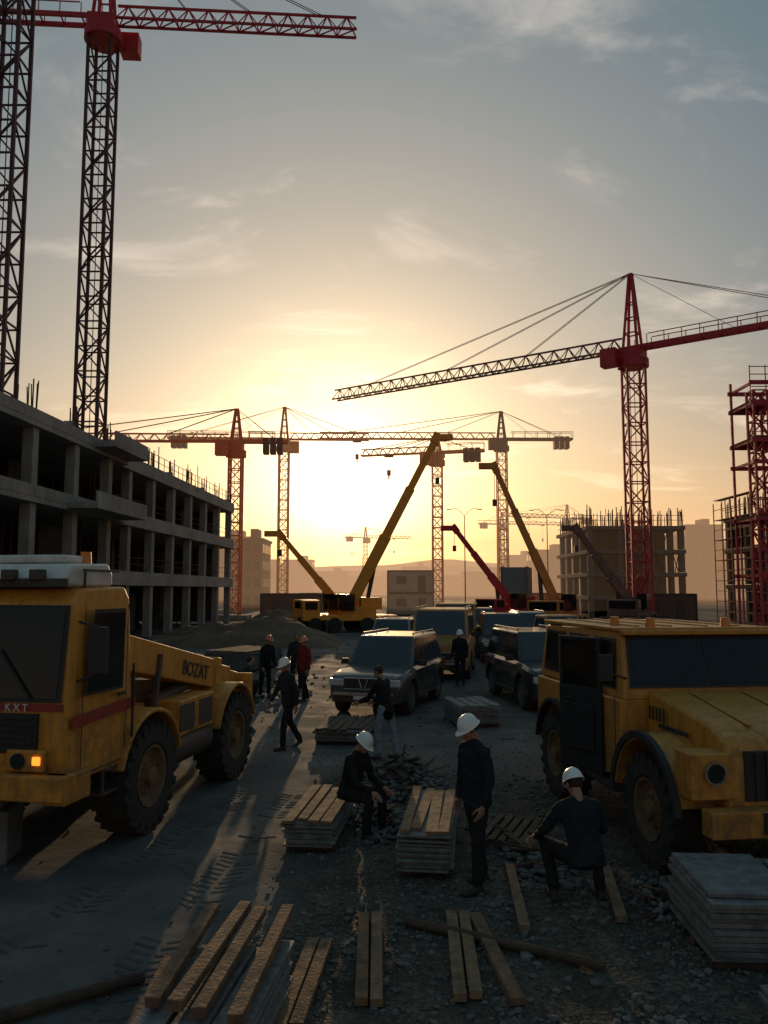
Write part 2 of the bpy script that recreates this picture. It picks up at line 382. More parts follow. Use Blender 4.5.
# ------------------------------------------------------------------ right utility truck
def utility_truck(loc, yaw):
    E = empty('utility_truck', loc, yaw)
    r = .63; ax = 1.57
    for sx in (-1, 1):
        for y in (-ax, ax):
            big_wheel(E, (sx*1.0, y, r), r, .42, sx, M['rim'], 20)
    b = bmesh.new()
    for sx in (-1, 1): box(b, (sx*.4, -.1, .8), (.14, 4.9, .22))
    for y in (-ax, ax):
        cyl(b, (-.8, y, r), (.8, y, r), .09, seg=12); ell(b, (0.1, y, r), (.2, .22, .22), sub=2)
        for sx in (-1, 1): cyl(b, (sx*.6, y+.15, .7), (sx*.55, y+.1, 1.25), .05, seg=10)
    obj('chassis', b, M['steel'], E, bevel=.01)
    def arch(yc, R_, n=12, z0=.78):
        a0 = math.asin((z0-r)/R_)
        return [(yc+R_*math.cos(t), r+R_*math.sin(t)) for t in [a0+(math.pi-2*a0)*i/n for i in range(n+1)]]
    pts = [(2.42, .78), (2.40, 1.72)] + [(-.85, 1.75)] + [(-.85, .78)] + [p for p in arch(ax, .78)[::-1]]
    b = bmesh.new()
    prism(b, pts, -1.17, 1.17)
    obj('body_tub', b, M['yellow2'], E, bevel=.03)
    b = bmesh.new()
    g0, g1 = 1.73, 2.56
    def hwg(y, z): return 1.13 if z < 2 else 1.04
    prism(b, [(2.38, g0), (2.30, g1-.05), (2.2, g1), (-.5, g1+.02), (-.62, g1-.04), (-.84, 1.9), (-.86, g0)], 0, 0, hwg)
    obj('cabin', b, M['yellow2'], E, bevel=.04, seg=3)
    b = bmesh.new()
    box(b, (0, .85, g1+.035), (2.14, 2.95, .05)); box(b, (0, -.66, g1+.0), (2.1, .16, .06))
    for x in (-.7, -.25, .25, .7): box(b, (x, .9, g1+.065), (.06, 2.6, .03))
    obj('roof', b, M['yellow2'], E, bevel=.012, seg=2)
    b = bmesh.new(); f = bmesh.new()
    A, B_, C_, D_ = (-1.1, -.85, 1.9), (1.1, -.85, 1.9), (1.04, -.62, 2.52), (-1.04, -.62, 2.52)
    panel(f, A, B_, C_, D_, .03, .97, -.03, .99, .012)
    panel(b, A, B_, C_, D_, .055, .49, .03, .92, .02); panel(b, A, B_, C_, D_, .51, .945, .03, .92, .02)
    for sx in (-1, 1):
        for (y0, y1) in ((-.62, .18), (.42, 1.15), (1.35, 2.15)):
            A, B_, C_, D_ = (sx*1.115, y0, 1.88), (sx*1.115, y1, 1.88), (sx*1.053, y1, 2.44), (sx*1.053, y0+(.12 if y0 < -.5 else 0), 2.44)
            if sx < 0: A, B_, C_, D_ = B_, A, D_, C_
            panel(f, A, B_, C_, D_, -.04, 1.04, -.06, 1.06, .008)
            panel(b, A, B_, C_, D_, .02, .98, .0, 1.0, .015)
    f.faces.new([f.verts.new(p) for p in ((-1.176, .45, .84), (-1.176, -.32, .84), (-1.176, -.32, 1.7), (-1.176, .45, 1.7))])  # black sheet painting the shaded cabin opening behind the open door
    obj('gasket_and_doorway_shade', f, M['black'], E, smooth=False)
    obj('windows', b, M['glass'], E, smooth=False)
    b = bmesh.new()
    hwh = lambda y, z: (.86 if y > -1.2 else .80)-(.06 if z > 1.5 else 0)
    prism(b, [(-.84, .85), (-.84, 1.86), (-1.1, 1.84), (-2.2, 1.66), (-2.48, 1.55), (-2.58, 1.35), (-2.58, .85)], 0, 0, hwh)
    obj('hood', b, M['yellow2'], E, bevel=.06, seg=4)
    b = bmesh.new()
    bar(b, (-.34, -1.05, 1.855), (-.34, -2.3, 1.655), .06, .03); bar(b, (.34, -1.05, 1.855), (.34, -2.3, 1.655), .06, .03)
    box(b, (0, -2.72, .78), (2.2, .22, .26))
    for sx in (-1, 1):
        box(b, (sx*.95, -2.42, 1.2), (.46, .34, .46))
        pts = [(ax*-1+.84*math.cos(t), r+.84*math.sin(t)) for t in [rad(8)+rad(158)*i/14 for i in range(15)]]
        pts += [(ax*-1+.76*math.cos(t), r+.76*math.sin(t)) for t in [rad(8)+rad(158)*i/14 for i in range(14, -1, -1)]]
        prism(b, pts, sx*.74, sx*1.24)
    obj('fenders', b, M['yellow2'], E, bevel=.03, seg=3)
    b = bmesh.new()
    for sx in (-1, 1):
        pts = [(ax+.83*math.cos(t), r+.83*math.sin(t)) for t in [rad(10)+rad(160)*i/14 for i in range(15)]]
        pts += [(ax+.77*math.cos(t), r+.77*math.sin(t)) for t in [rad(10)+rad(160)*i/14 for i in range(14, -1, -1)]]
        prism(b, pts, sx*1.1, sx*1.23)
        pts = [(-ax+.865*math.cos(t), r+.865*math.sin(t)) for t in [rad(4)+rad(168)*i/14 for i in range(15)]]
        pts += [(-ax+.78*math.cos(t), r+.78*math.sin(t)) for t in [rad(4)+rad(168)*i/14 for i in range(14, -1, -1)]]
        prism(b, pts, sx*1.20, sx*1.27)
        box(b, (sx*1.12, -.05, .66), (.26, 1.5, .06))
        box(b, (sx*1.172, -.7, 1.3), (.01, .014, .9)); box(b, (sx*1.172, 1.0, 1.5), (.01, .014, .4))
        box(b, (sx*.865, -1.6, 1.5), (.02, .7, .05))
        for k in range(5): box(b, (sx*.852, -1.0-k*.09, 1.62), (.012, .04, .16))
        bar(b, (sx*1.05, -.8, 2.0), (sx*1.38, -.95, 2.1), .025)
        box(b, (sx*1.38, -.95, 2.15), (.17, .05, .32))
    box(b, (0, -2.585, 1.2), (1.2, .04, .5))
    for i in range(9): box(b, (-.48+i*.12, -2.615, 1.2), (.035, .03, .48))
    for sx in (-1, 1): box(b, (sx*.5, -2.84, .8), (.12, .06, .2))
    for x in (-.5, .45): bar(b, (x, -.87, 1.92), (x+.4, -.77, 2.2), .018)
    obj('black_trim', b, M['black'], E, bevel=.006)
    b = bmesh.new()
    for sx in (-1, 1): cyl(b, (sx*.93, -2.58, 1.24), (sx*.93, -2.62, 1.24), .10, seg=22)
    obj('headlights', b, M['glasscar'], E)
    b = bmesh.new()
    for sx in (-1, 1):
        for k in range(22):
            a0 = 2*math.pi*k/22; a1 = 2*math.pi*(k+1)/22
            bar(b, (sx*.93+.11*math.cos(a0), -2.62, 1.24+.11*math.sin(a0)), (sx*.93+.11*math.cos(a1), -2.62, 1.24+.11*math.sin(a1)), .024)
    obj('headlight_rings', b, M['chrome'], E)
    b = bmesh.new()
    for p in ((-.8, .1), (.55, -.35), (-.55, -.45)):
        cyl(b, (p[0], p[1], g1+.05), (p[0], p[1], g1+.18), .07, .055, seg=14)
    obj('roof_beacons', b, M['amberoff'], E, bevel=.01)
    text('side_lettering', 'FORTON', .12, M['black'], E, (-.81, -1.2, 1.32), (rad(90), 0, rad(-90)))
    D = bmesh.new()
    q = Matrix.Rotation(rad(19), 3, 'Z')
    H = V((-1.21, -.38, 0))
    def dp(u, z, n=0): return H+q @ V((n, u, 0))+V((0, 0, z))
    box(D, dp(.42, 1.28), (.05, .84, 1.08), q)
    for u in (.04, .8): box(D, dp(u, 2.12), (.05, .06, .62), q)
    box(D, dp(.42, 2.45), (.05, .84, .06), q)
    box(D, dp(.42, 1.3, -.04), (.04, .6, .6), q); box(D, dp(.6, 1.65, -.06), (.03, .16, .03), q)
    obj('open_door', D, M['doorshade'], E, bevel=.015)
    D = bmesh.new(); box(D, dp(.42, 2.12), (.012, .7, .6), q)
    obj('open_door_glass', D, M['glass'], E)
    return E
utility_truck((3.97, 11.06, 0), rad(7.1))

# ------------------------------------------------------------------ cars
def car(name, loc, yaw, L=4.75, W=1.92, H=1.86, paint='suvpaint', kind='suv', wr=.4, hood=1.35, belt=1.13):
    E = empty(name, loc, yaw)
    yf = -L/2; yr = L/2; fa = yf+.92; ra = yr-1.05; ar = wr+.08
    ys = set()
    for c in (fa, ra):
        for i in range(11):
            ys.add(round(c+ar*math.cos(math.pi*i/10), 4))
    for v in (yf, yf+.06, yf+.2, yf+hood*.75, yf+hood, 0, .3, yr-.2, yr-.06, yr): ys.add(round(v, 4))
    ys = sorted(ys)
    def zt(y):
        if y < yf+hood:
            t = (y-yf)/hood
            return belt-.16*(1-t)**1.3-.0-(.10 if t < .02 else .04 if t < .06 else 0)
        return belt-(.04 if y > yr-.01 else 0)
    def zl(y):
        z = .36
        for c in (fa, ra):
            if abs(y-c) < ar: z = max(z, wr+math.sqrt(max(0, ar*ar-(y-c)**2)))
        return z
    def hw(y):
        e = max(0, abs(y)-(L/2-.55))/.55
        return W/2-.13*e**2.2
    b = bmesh.new(); rings = []
    for y in ys:
        h = hw(y); z0 = zl(y); t = zt(y)
        half = [(h-.05, z0), (h, max(.6, z0+.04)), (h-.005, max(.84, z0+.08)), (h-.035, t-.08), (h-.10, t), (h*.5, t+.025)]
        if t-.08 < max(.84, z0+.08)+.02: half[2] = (h-.005, t-.11)
        ring = [(x, z) for x, z in half]+[(-x, z) for x, z in half[::-1]]
        rings.append([b.verts.new((x, y, z)) for x, z in ring])
    n = len(rings[0])
    for i in range(len(rings)-1):
        for j in range(n):
            b.faces.new((rings[i][j], rings[i][(j+1) % n], rings[i+1][(j+1) % n], rings[i+1][j]))
    b.faces.new(rings[0]); b.faces.new(rings[-1][::-1])
    obj('body', b, M[paint], E, ang=28)
    gy0 = yf+hood-.05; gy1 = (yr-.12 if kind != 'pickup' else .75); ty0 = gy0+.62; ty1 = gy1-(.28 if kind != 'pickup' else .15)
    if kind == 'van': ty0 = gy0+.3; ty1 = gy1-.08
    hb = W/2-.09; ht = W/2-.24
    if kind == 'van': ht = W/2-.15
    z0 = belt-.01; z1 = H-.04
    c = lambda sx, top, fr: V((sx*(ht if top else hb), (ty0 if fr else ty1) if top else (gy0 if fr else gy1), z1 if top else z0))
    b = bmesh.new()
    vs = {}
    for sx in (-1, 1):
        for top in (0, 1):
            for fr in (0, 1): vs[(sx, top, fr)] = b.verts.new(c(sx, top, fr))
    g = lambda *k: [vs[i] for i in k]
    b.faces.new(g((-1, 0, 1), (1, 0, 1), (1, 1, 1), (-1, 1, 1)))
    b.faces.new(g((-1, 0, 0), (-1, 1, 0), (1, 1, 0), (1, 0, 0)))
    b.faces.new(g((-1, 1, 0), (-1, 1, 1), (1, 1, 1), (1, 1, 0)))
    b.faces.new(g((-1, 0, 0), (1, 0, 0), (1, 0, 1), (-1, 0, 1)))
    for sx in (-1, 1): b.faces.new(g((sx, 0, 0), (sx, 0, 1), (sx, 1, 1), (sx, 1, 0)))
    obj('cabin', b, M[paint], E, bevel=.06, seg=3)
    b = bmesh.new()
    panel(b, c(-1, 0, 1), c(1, 0, 1), c(1, 1, 1), c(-1, 1, 1), .05, .95, .06, .93, .006)
    panel(b, c(1, 0, 0), c(-1, 0, 0), c(-1, 1, 0), c(1, 1, 0), .07, .93, .12, .9, .006)
    for sx in (-1, 1):
        A, B_, C_, D_ = c(sx, 0, 1), c(sx, 0, 0), c(sx, 1, 0), c(sx, 1, 1)
        sp = ((.05, .33), (.36, .66), (.69, .94)) if kind != 'pickup' else ((.06, .5), (.54, .93))
        for u0, u1 in sp:
            if sx > 0: panel(b, A, B_, C_, D_, u0, u1, .08, .88, .006)
            else: panel(b, B_, A, D_, C_, 1-u1, 1-u0, .08, .88, .006)
    obj('windows', b, M['glasscar'], E, smooth=False)
    b = bmesh.new()
    box(b, (0, yf-.01, .82), (W*.5, .04, .24))
    for i in range(4): box(b, (0, yf-.03, .735+i*.055), (W*.47, .02, .018))
    box(b, (0, yf-.02, .48), (W*.72, .06, .14)); box(b, (0, 0, .42), (W-.25, L-.5, .12))
    for sx in (-1, 1):
        box(b, (sx*(W/2-.02), (fa+ra)/2, .40), (.1, ra-fa-1.05, .09))
        for cc in (fa, ra):
            pts = [(cc+(ar+.055)*math.cos(t), wr+(ar+.055)*math.sin(t)) for t in [math.pi*i/12 for i in range(13)]]
            pts += [(cc+ar*math.cos(t), wr+ar*math.sin(t)) for t in [math.pi*i/12 for i in range(12, -1, -1)]]
            prism(b, pts, sx*(W/2-.12), sx*(W/2+.025))
        box(b, (sx*(W/2+.08), gy0+.35, belt+.08), (.2, .12, .15))
        for yy in (.18, .98): box(b, (sx*(W/2-.0), yy-.05, .95), (.012, .012, .34))
        for cc in (fa, ra): cyl(b, (sx*.3, cc, wr), (sx*(W/2-.2), cc, wr), .06, seg=8)
    obj('black_trim', b, M['black'], E, bevel=.006)
    b = bmesh.new()
    for sx in (-1, 1): box(b, (sx*(W*.36), yf+.045, .84), (W*.2, .13, .17))
    obj('headlights', b, M['lampglass'], E, bevel=.03, seg=3)
    b = bmesh.new()
    box(b, (0, yf-.035, .95), (W*.5, .03, .022)); box(b, (0, yf-.035, .69), (W*.5, .03, .022))
    bar(b, (-.12, yf-.045, .93), (-.04, yf-.045, .72), .03); bar(b, (.12, yf-.045, .93), (.04, yf-.045, .72), .03)
    box(b, (0, yf-.05, .57), (W*.78, .1, .07))
    if kind != 'pickup':
        for sx in (-1, 1):
            bar(b, (sx*(ht-.06), ty0+.15, H+.03), (sx*(ht-.06), ty1-.1, H+.03), .03)
            for yy in (ty0+.2, (ty0+ty1)/2, ty1-.15): box(b, (sx*(ht-.06), yy, H-.0), (.03, .08, .07))
    obj('chrome_trim', b, M['chrome'], E, bevel=.008)
    b = bmesh.new(); box(b, (0, yf-.085, .5), (.48, .02, .11)); obj('licence_plate', b, M['white'], E)
    b = bmesh.new()
    for sx in (-1, 1): box(b, (sx*(W/2-.13), yr-.0, .95), (.16, .06, .3))
    obj('tail_lights', b, M['redstripe'], E, bevel=.01)
    if kind == 'pickup':
        b = bmesh.new()
        for sx in (-1, 1): box(b, (sx*(W/2-.1), (gy1+yr)/2+.03, belt+.03), (.12, yr-gy1-.1, .1))
        box(b, (0, yr-.06, belt+.03), (W-.3, .08, .1))
        obj('bed_rails', b, M[paint], E, bevel=.02)
    for sx in (-1, 1):
        for cc in (fa, ra): car_wheel(E, (sx*(W/2-.14), cc, wr), wr, .26, sx)
    return E
car('suv', (.22, 22.2, 0), rad(-17), paint='suvpaint', W=1.98, L=4.9, H=1.92)
car('suv', (4.35, 22.9, 0), rad(7), paint='darkpaint', L=5.0, H=2.0, W=1.98, wr=.43, belt=1.2)
car('passenger_van', (2.25, 30.4, 0), rad(-9), paint='brownpaint', kind='van', L=5.2, W=2.2, H=2.45, wr=.45, hood=1.0, belt=1.45)
car('suv', (.45, 34, 0), rad(-12), paint='silver', H=1.95)
car('passenger_van', (3.6, 40, 0), rad(-8), paint='brownpaint', kind='van', L=5.4, W=2.2, H=2.5, wr=.45, hood=1.0, belt=1.45)
car('suv', (5.6, 47, 0), rad(-4), paint='suvpaint', H=2.1)
car('suv', (5.2, 36, 0), rad(-3), paint='darkpaint', H=2.1, W=2.0)
car('pickup_truck', (7.3, 34, 0), rad(10), paint='brownpaint', kind='pickup', H=2.1)
car('suv', (7.6, 42, 0), rad(2), paint='silver', H=2.0)

# ------------------------------------------------------------------ tower cranes
def lattice(bm, p1, p2, w, bays, chord, brace, up=None):
    p1 = V(p1); p2 = V(p2); q = align(p2-p1)
    L = (p2-p1).length
    cs = [V((sx*w/2, sy*w/2, 0)) for sx, sy in ((-1, -1), (1, -1), (1, 1), (-1, 1))]
    P = lambda c, t: p1+q @ V((c.x, c.y, t*L))
    for c in cs: bar(bm, P(c, 0), P(c, 1), chord)
    for i in range(bays):
        t0 = i/bays; t1 = (i+1)/bays
        for k in range(4):
            a = cs[k]; b_ = cs[(k+1) % 4]
            if (i+k) % 2: a, b_ = b_, a
            bar(bm, P(a, t0), P(b_, t1), brace)
            bar(bm, P(cs[k], t1), P(cs[(k+1) % 4], t1), brace)
def tritruss(bm, p1, p2, w, h, bays, chord, brace):
    p1 = V(p1); p2 = V(p2); d = (p2-p1).normalized()
    s = d.cross(V((0, 0, 1))).normalized(); u = s.cross(d)
    P = lambda k, t: p1+(p2-p1)*t+(s*(-w/2) if k == 0 else s*(w/2) if k == 1 else u*h)
    for k in range(3): bar(bm, P(k, 0), P(k, 1), chord)
    for i in range(bays):
        t0 = i/bays; tm = (i+.5)/bays; t1 = (i+1)/bays
        for k in (0, 1):
            bar(bm, P(k, t0), P(2, tm), brace); bar(bm, P(2, tm), P(k, t1), brace)
        bar(bm, P(0, t0), P(1, t0), brace); bar(bm, P(0, t0), P(1, t1), brace)
def tower_crane(x, y, h, w, jang, jl, cl, peak, mmast, mjib, mcj, jh=1.1, chord=.16, brace=.09, hook=6, hookt=.6, rise=0):
    E = empty('tower_crane', (x, y, 0), 0)
    b = bmesh.new()
    bays = max(4, int(h/(w*1.15)))
    lattice(b, (0, 0, .3), (0, 0, h-1.6), w, bays, chord, brace)
    for k in (-.2, .2): bar(b, (k, w*.3, .3), (k, w*.3, h-1.6), .05)
    obj('mast', b, M[mmast], E, smooth=False)
    b = bmesh.new(); box(b, (0, 0, .25), (w*2.6, w*2.6, .5)); obj('foundation', b, M['concrete'], E, bevel=.03)
    J = bmesh.new(); C = bmesh.new()
    d = V((math.cos(jang), math.sin(jang), 0)); s = V((-d.y, d.x, 0))
    cyl(C, (0, 0, h-1.7), (0, 0, h-1.0), w*.85, seg=20)
    box(C, (0, 0, h-.5), (w*1.2, w*1.2, 1.1), Matrix.Rotation(jang, 3, 'Z'))
    cab = d*(w*1.0)+s*(w*.9)
    box(C, V((0, 0, h-.9))+cab, (1.4, 1.1, 1.6), Matrix.Rotation(jang, 3, 'Z'))
    top = V((0, 0, h+peak))
    for sx, sy in ((-1, -1), (1, -1), (1, 1), (-1, 1)):
        f = V((0, 0, h))+d*(sx*w*.4)+s*(sy*w*.4)
        bar(C, f, top+d*(sx*.1)+s*(sy*.1), chord)
    for k in range(1, 5):
        t = k/5; ww = w*.4*(1-t)+.1*t
        pts = [V((0, 0, h+peak*t))+d*(a*ww)+s*(c*ww) for a, c in ((-1, -1), (1, -1), (1, 1), (-1, 1))]
        for i in range(4): bar(C, pts[i], pts[(i+1) % 4], brace)
    j0 = V((0, 0, h))+d*(w*.6); j1 = V((0, 0, h+rise))+d*jl
    tritruss(J, j0, j1, w*.6, jh, max(8, int(jl/1.5)), chord*.8, brace*.8)
    c1 = V((0, 0, h-rise*cl/jl*.3))-d*cl
    for k in (-1, 1):
        bar(C, V((0, 0, h))+s*(k*w*.35), c1+s*(k*w*.35), chord*1.2, chord*1.6)
        bar(C, V((0, 0, h+1.0))+s*(k*w*.38)-d*w, c1+V((0, 0, 1.0))+s*(k*w*.38), brace*.7)
    n = max(4, int(cl/1.5))
    for i in range(n+1):
        p = V((0, 0, h))*(1-i/n)+c1*(i/n)
        bar(C, p-s*w*.35, p+s*w*.35, brace)
        for k in (-1, 1): bar(C, p+s*(k*w*.38), p+s*(k*w*.38)+V((0, 0, 1.0)), brace*.6)
    obj('slewing_unit_and_counter_jib', C, M[mcj], E, smooth=False)
    obj('jib', J, M[mjib], E, smooth=False)
    K = bmesh.new()
    for i in range(3):
        box(K, c1+d*(.8+i*.75)+V((0, 0, -.5)), (.6, w*.9, 1.7), Matrix.Rotation(jang, 3, 'Z'))
    obj('counterweights', K, M['cdark' if mcj != 'red' else 'red'], E, bevel=.03)
    W_ = bmesh.new()
    for t in (.28, .55, .85):
        for k in (-1, 1): bar(W_, top+s*.1*k, j0+(j1-j0)*t+V((0, 0, jh))+s*.12*k, .045)
    for k in (-1, 1): bar(W_, top, c1+s*(k*w*.35)+d*1.0, .05)
    bar(W_, top, c1*.5+V((0, 0, h))*.5, .04)
    hp = j0+(j1-j0)*hookt
    if hook:
        bar(W_, hp+V((.12, 0, 0)), hp-V((-.12, 0, hook)), .035); bar(W_, hp-V((.12, 0, 0)), hp-V((.12, 0, hook)), .035)
        box(W_, hp-V((0, 0, hook+.35)), (.5, .3, .7)); box(W_, hp-V((0, 0, .15)), (1.2, w*.6, .3))
        cyl(W_, hp-V((0, 0, hook+.7)), hp-V((0, 0, hook+1.2)), .1, seg=8)
    obj('cables_and_hook', W_, M['cdark'], E, smooth=False)
    return E
tower_crane(-21.3, 57, 46.2, 1.65, rad(4), 19.2, 14, 9, 'cdark', 'red', 'red', jh=1.3, chord=.2, brace=.1, hook=0)
tower_crane(-22.4, 45, 56, 1.75, rad(150), 22, 12, 8, 'cdark', 'cdark', 'cdark', chord=.2, brace=.1, hook=0)
tower_crane(22.3, 70, 24.6, 1.6, math.atan2(21, -28), 35, 18, 7.0, 'red', 'cgrey', 'red', jh=1.15, chord=.19, brace=.1, hook=0, hookt=.5, rise=.4)
tower_crane(-15.9, 85, 19.0, 1.3, rad(182), 24, 5.5, 3.6, 'redor', 'redor', 'redor', jh=.8, chord=.2, brace=.1, hook=0)
tower_crane(-13.9, 110, 24.0, 1.3, rad(3), 11.8, 16, 4.6, 'cyel', 'redor', 'cyel', jh=.9, chord=.2, brace=.1, hook=2, hookt=.85)
tower_crane(6.7, 100, 20.4, 1.2, rad(165), 10, 6, 2.0, 'redor', 'cyel', 'cyel', jh=.8, chord=.2, brace=.1, hook=2)
tower_crane(16.5, 111, 24.2, 1.3, rad(181), 25.5, 10, 4.0, 'cyel', 'cyel', 'cdark', jh=.9, chord=.2, brace=.1, hook=2, hookt=.3)
for (x, y, h, ja, jl) in ((-6, 260, 20, 20, 16), (34, 230, 22, 10, 20), (46, 200, 21, 200, 18)):
    tower_crane(x, y, h, 1.2, rad(ja), jl, 7, 3.5, 'cgrey', 'cgrey', 'cgrey', jh=.8, chord=.2, brace=.12, hook=4)

# ------------------------------------------------------------------ mobile cranes
def mobile_crane(x, y, yaw, dx, dz, m, w=.75, base_z=1.8):
    E = empty('mobile_crane', (x, y, 0), 0)
    q = Matrix.Rotation(yaw, 3, 'Z')
    b = bmesh.new()
    box(b, (0, 0, 1.05), (7.0, 2.4, .4), q); box(b, q @ V((-2.9, 0, 1.7)), (1.3, 2.3, 1.3), q)
    box(b, q @ V((.6, 0, 1.55)), (2.6, 2.0, .7), q)
    box(b, q @ V((1.6, .3, 2.1)), (1.6, 1.7, .9), q)
    obj('carrier_body', b, M[m], E, bevel=.05)
    b = bmesh.new()
    box(b, q @ V((-3.56, 0, 1.95)), (.03, 2.0, .6), q); box(b, q @ V((-2.9, -1.16, 1.95)), (.9, .03, .55), q); box(b, q @ V((-2.9, 1.16, 1.95)), (.9, .03, .55), q)
    box(b, q @ V((-.3, -.9, 2.2)), (1.1, .8, 1.2), q)
    obj('cab_windows', b, M['glass'], E)
    b = bmesh.new()
    for xx in (-2.6, -1.2, 1.2, 2.5):
        for s in (-1, 1):
            p = q @ V((xx, s*1.0, .55)); p2 = q @ V((xx, s*1.3, .55))
            cyl(b, p, p2, .55, seg=20)
    obj('wheels', b, M['rubber'], E, bevel=.04)
    b = bmesh.new()
    for xx in (-1.9, 3.2):
        for s in (-1, 1):
            box(b, q @ V((xx, s*1.7, .85)), (.25, 1.2, .2), q); cyl(b, q @ V((xx, s*2.25, .02)), q @ V((xx, s*2.25, .9)), .09, seg=10)
            cyl(b, q @ V((xx, s*2.25, .0)), q @ V((xx, s*2.25, .08)), .3, seg=16)
    d = V((dx, 0, dz)); u = d.normalized(); p0 = V((0, 0, base_z))-u*.8
    mid = p0+d*.35
    cyl(b, V((1.2 if dx > 0 else -1.2, 0, 1.5)), mid, .16, seg=12)
    tip = p0+d
    bar(b, tip+u*.2, tip+u*.2+V((0, 0, -abs(dz)*.25)), .04)
    box(b, tip+u*.2+V((0, 0, -abs(dz)*.25)), (.3, .3, .5))
    obj('outriggers_and_ram', b, M['steel'], E)
    b = bmesh.new()
    bar(b, p0, p0+d*.45, w, w*1.1); bar(b, p0+d*.43, p0+d*.72, w*.8, w*.88); bar(b, p0+d*.7, p0+d, w*.62, w*.68)
    for t in (.45, .72): bar(b, p0+d*(t-.02), p0+d*t, w*1.1 if t < .5 else w*.9)
    bar(b, tip-u*.3, tip+u*.5, w*.8, w*.9)
    box(b, tip+u*.3+V((math.copysign(.5, dx), 0, -.1)), (1.3, .5, .45))
    obj('telescopic_boom', b, M[m], E, bevel=.03)
    return E
mobile_crane(-2.6, 60, rad(10), 6.9, 13.4, 'yboom', .78)
mobile_crane(-3.4, 63, rad(-15), -5.2, 6.2, 'yboom', .6)
mobile_crane(11.2, 70, rad(40), -5.4, 7.2, 'red', .6)
mobile_crane(13.0, 60, rad(60), -4.9, 11.2, 'cyel', .55)
mobile_crane(20.4, 66, rad(60), -4.9, 6.9, 'cgrey', .7)

# ------------------------------------------------------------------ buildings
def rebars(bm, x, y, z, n=5, h=1.1, sp=.4, th=.035):
    for i in range(n):
        a = 2*math.pi*i/n
        px = x+math.cos(a)*sp/2; py = y+math.sin(a)*sp/2
        hh = h*R.uniform(.7, 1.15)
        bar(bm, (px, py, z), (px+R.uniform(-.06, .06), py+R.uniform(-.06, .06), z+hh), th)
def left_building():
    E = empty('concrete_frame_building', (-14.2, 75.5, 0), rad(-2.45))
    S = bmesh.new(); Cn = bmesh.new(); I = bmesh.new(); Rb = bmesh.new()
    L0 = -62; levels = (3.75, 7.35, 10.75); D = 20; PJ = .45
    for k, z in enumerate(levels):
        box(S, (-D/2, L0/2, z-.2), (D, -L0, .36))
        box(S, (-.12, -14.5, z+.22), (.22, 29, .5)); box(S, (-.1+PJ, (L0-29)/2, z+.14), (.24, -L0-29, .52))
        box(S, (PJ/2, (L0-29)/2, z-.2), (PJ, -L0-29, .355))
        box(S, (-D/2, -.1, z+.22), (D-.5, .2, .5))
        box(S, (.12, -29.1, z+.14), (.45, .2, .5))
    box(S, (1.2, -33.5, 7.2), (1.5, 7, .3)); box(S, (1.9, -33.5, 7.6), (.12, 7, .6))
    box(S, (1.0, -31.5, 10.75), (1.2, 5, .3)); box(S, (1.55, -31.5, 11.15), (.12, 5, .6))
    y = -.4; i = 0
    while y > L0:
        off = .0 if y < -29 else -.45
        for xx in (off, -6.5, -13): box(Cn, (xx, y, 5.2), (.5, .55, 10.35))
        for xx in (off, -6.5, -13):
            rebars(Rb, xx, y, 10.9, 6, 1.5, .4, .05)
            if xx == off and i % 2 == 0: box(Cn, (xx-.2, y, 11.2), (.45, .5, .8))
        y -= 4.4; i += 1
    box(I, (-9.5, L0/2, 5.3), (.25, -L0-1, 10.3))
    box(I, (-5.5, -.35, 5.3), (8.0, .22, 10.3))  # end wall added so no light shows through the far end
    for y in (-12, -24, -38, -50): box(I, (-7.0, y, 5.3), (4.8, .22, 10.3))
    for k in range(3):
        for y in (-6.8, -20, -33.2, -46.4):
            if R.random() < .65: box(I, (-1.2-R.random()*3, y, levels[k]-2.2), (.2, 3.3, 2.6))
    for k in range(3):
        for j in range(60):
            yy = R.uniform(L0, -1); xx = R.uniform(-6, -.8)
            zb = 0 if k == 0 else levels[k-1]
            bar(Rb, (xx, yy, zb), (xx, yy, levels[k]-.3), .06)
    for j in range(44):
        yy = R.uniform(L0, -1); xx = R.uniform(-8, .2)
        bar(Rb, (xx, yy, 10.9), (xx+R.uniform(-.1, .1), yy, 10.95+R.uniform(1.0, 2.4)), .05)
    for j in range(26):
        yy = -1-j*1.1
        bar(Rb, (-.1, yy, 11.2), (-.1, yy, 12.1), .04)
    for zz in (11.65, 12.1): bar(Rb, (-.1, -1, zz), (-.1, -29, zz), .03)
    for zz in (8.3, 8.7, 4.7, 5.1): bar(Rb, (-.25, -1, zz), (-.25, -29, zz), .03)
    for j in range(22):
        k = R.choice((0, 1, 2)); yy = R.uniform(L0+4, -3)
        box(I, (R.uniform(-5, -1.5), yy, (0, 3.75, 7.35)[k]+.45), (R.uniform(.5, 1.4), R.uniform(.6, 2.2), R.uniform(.5, .9)))
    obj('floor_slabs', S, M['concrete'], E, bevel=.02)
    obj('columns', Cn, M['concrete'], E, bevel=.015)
    obj('interior_walls', I, M['concrete_shade'], E)
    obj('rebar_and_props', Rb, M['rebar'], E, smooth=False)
left_building()

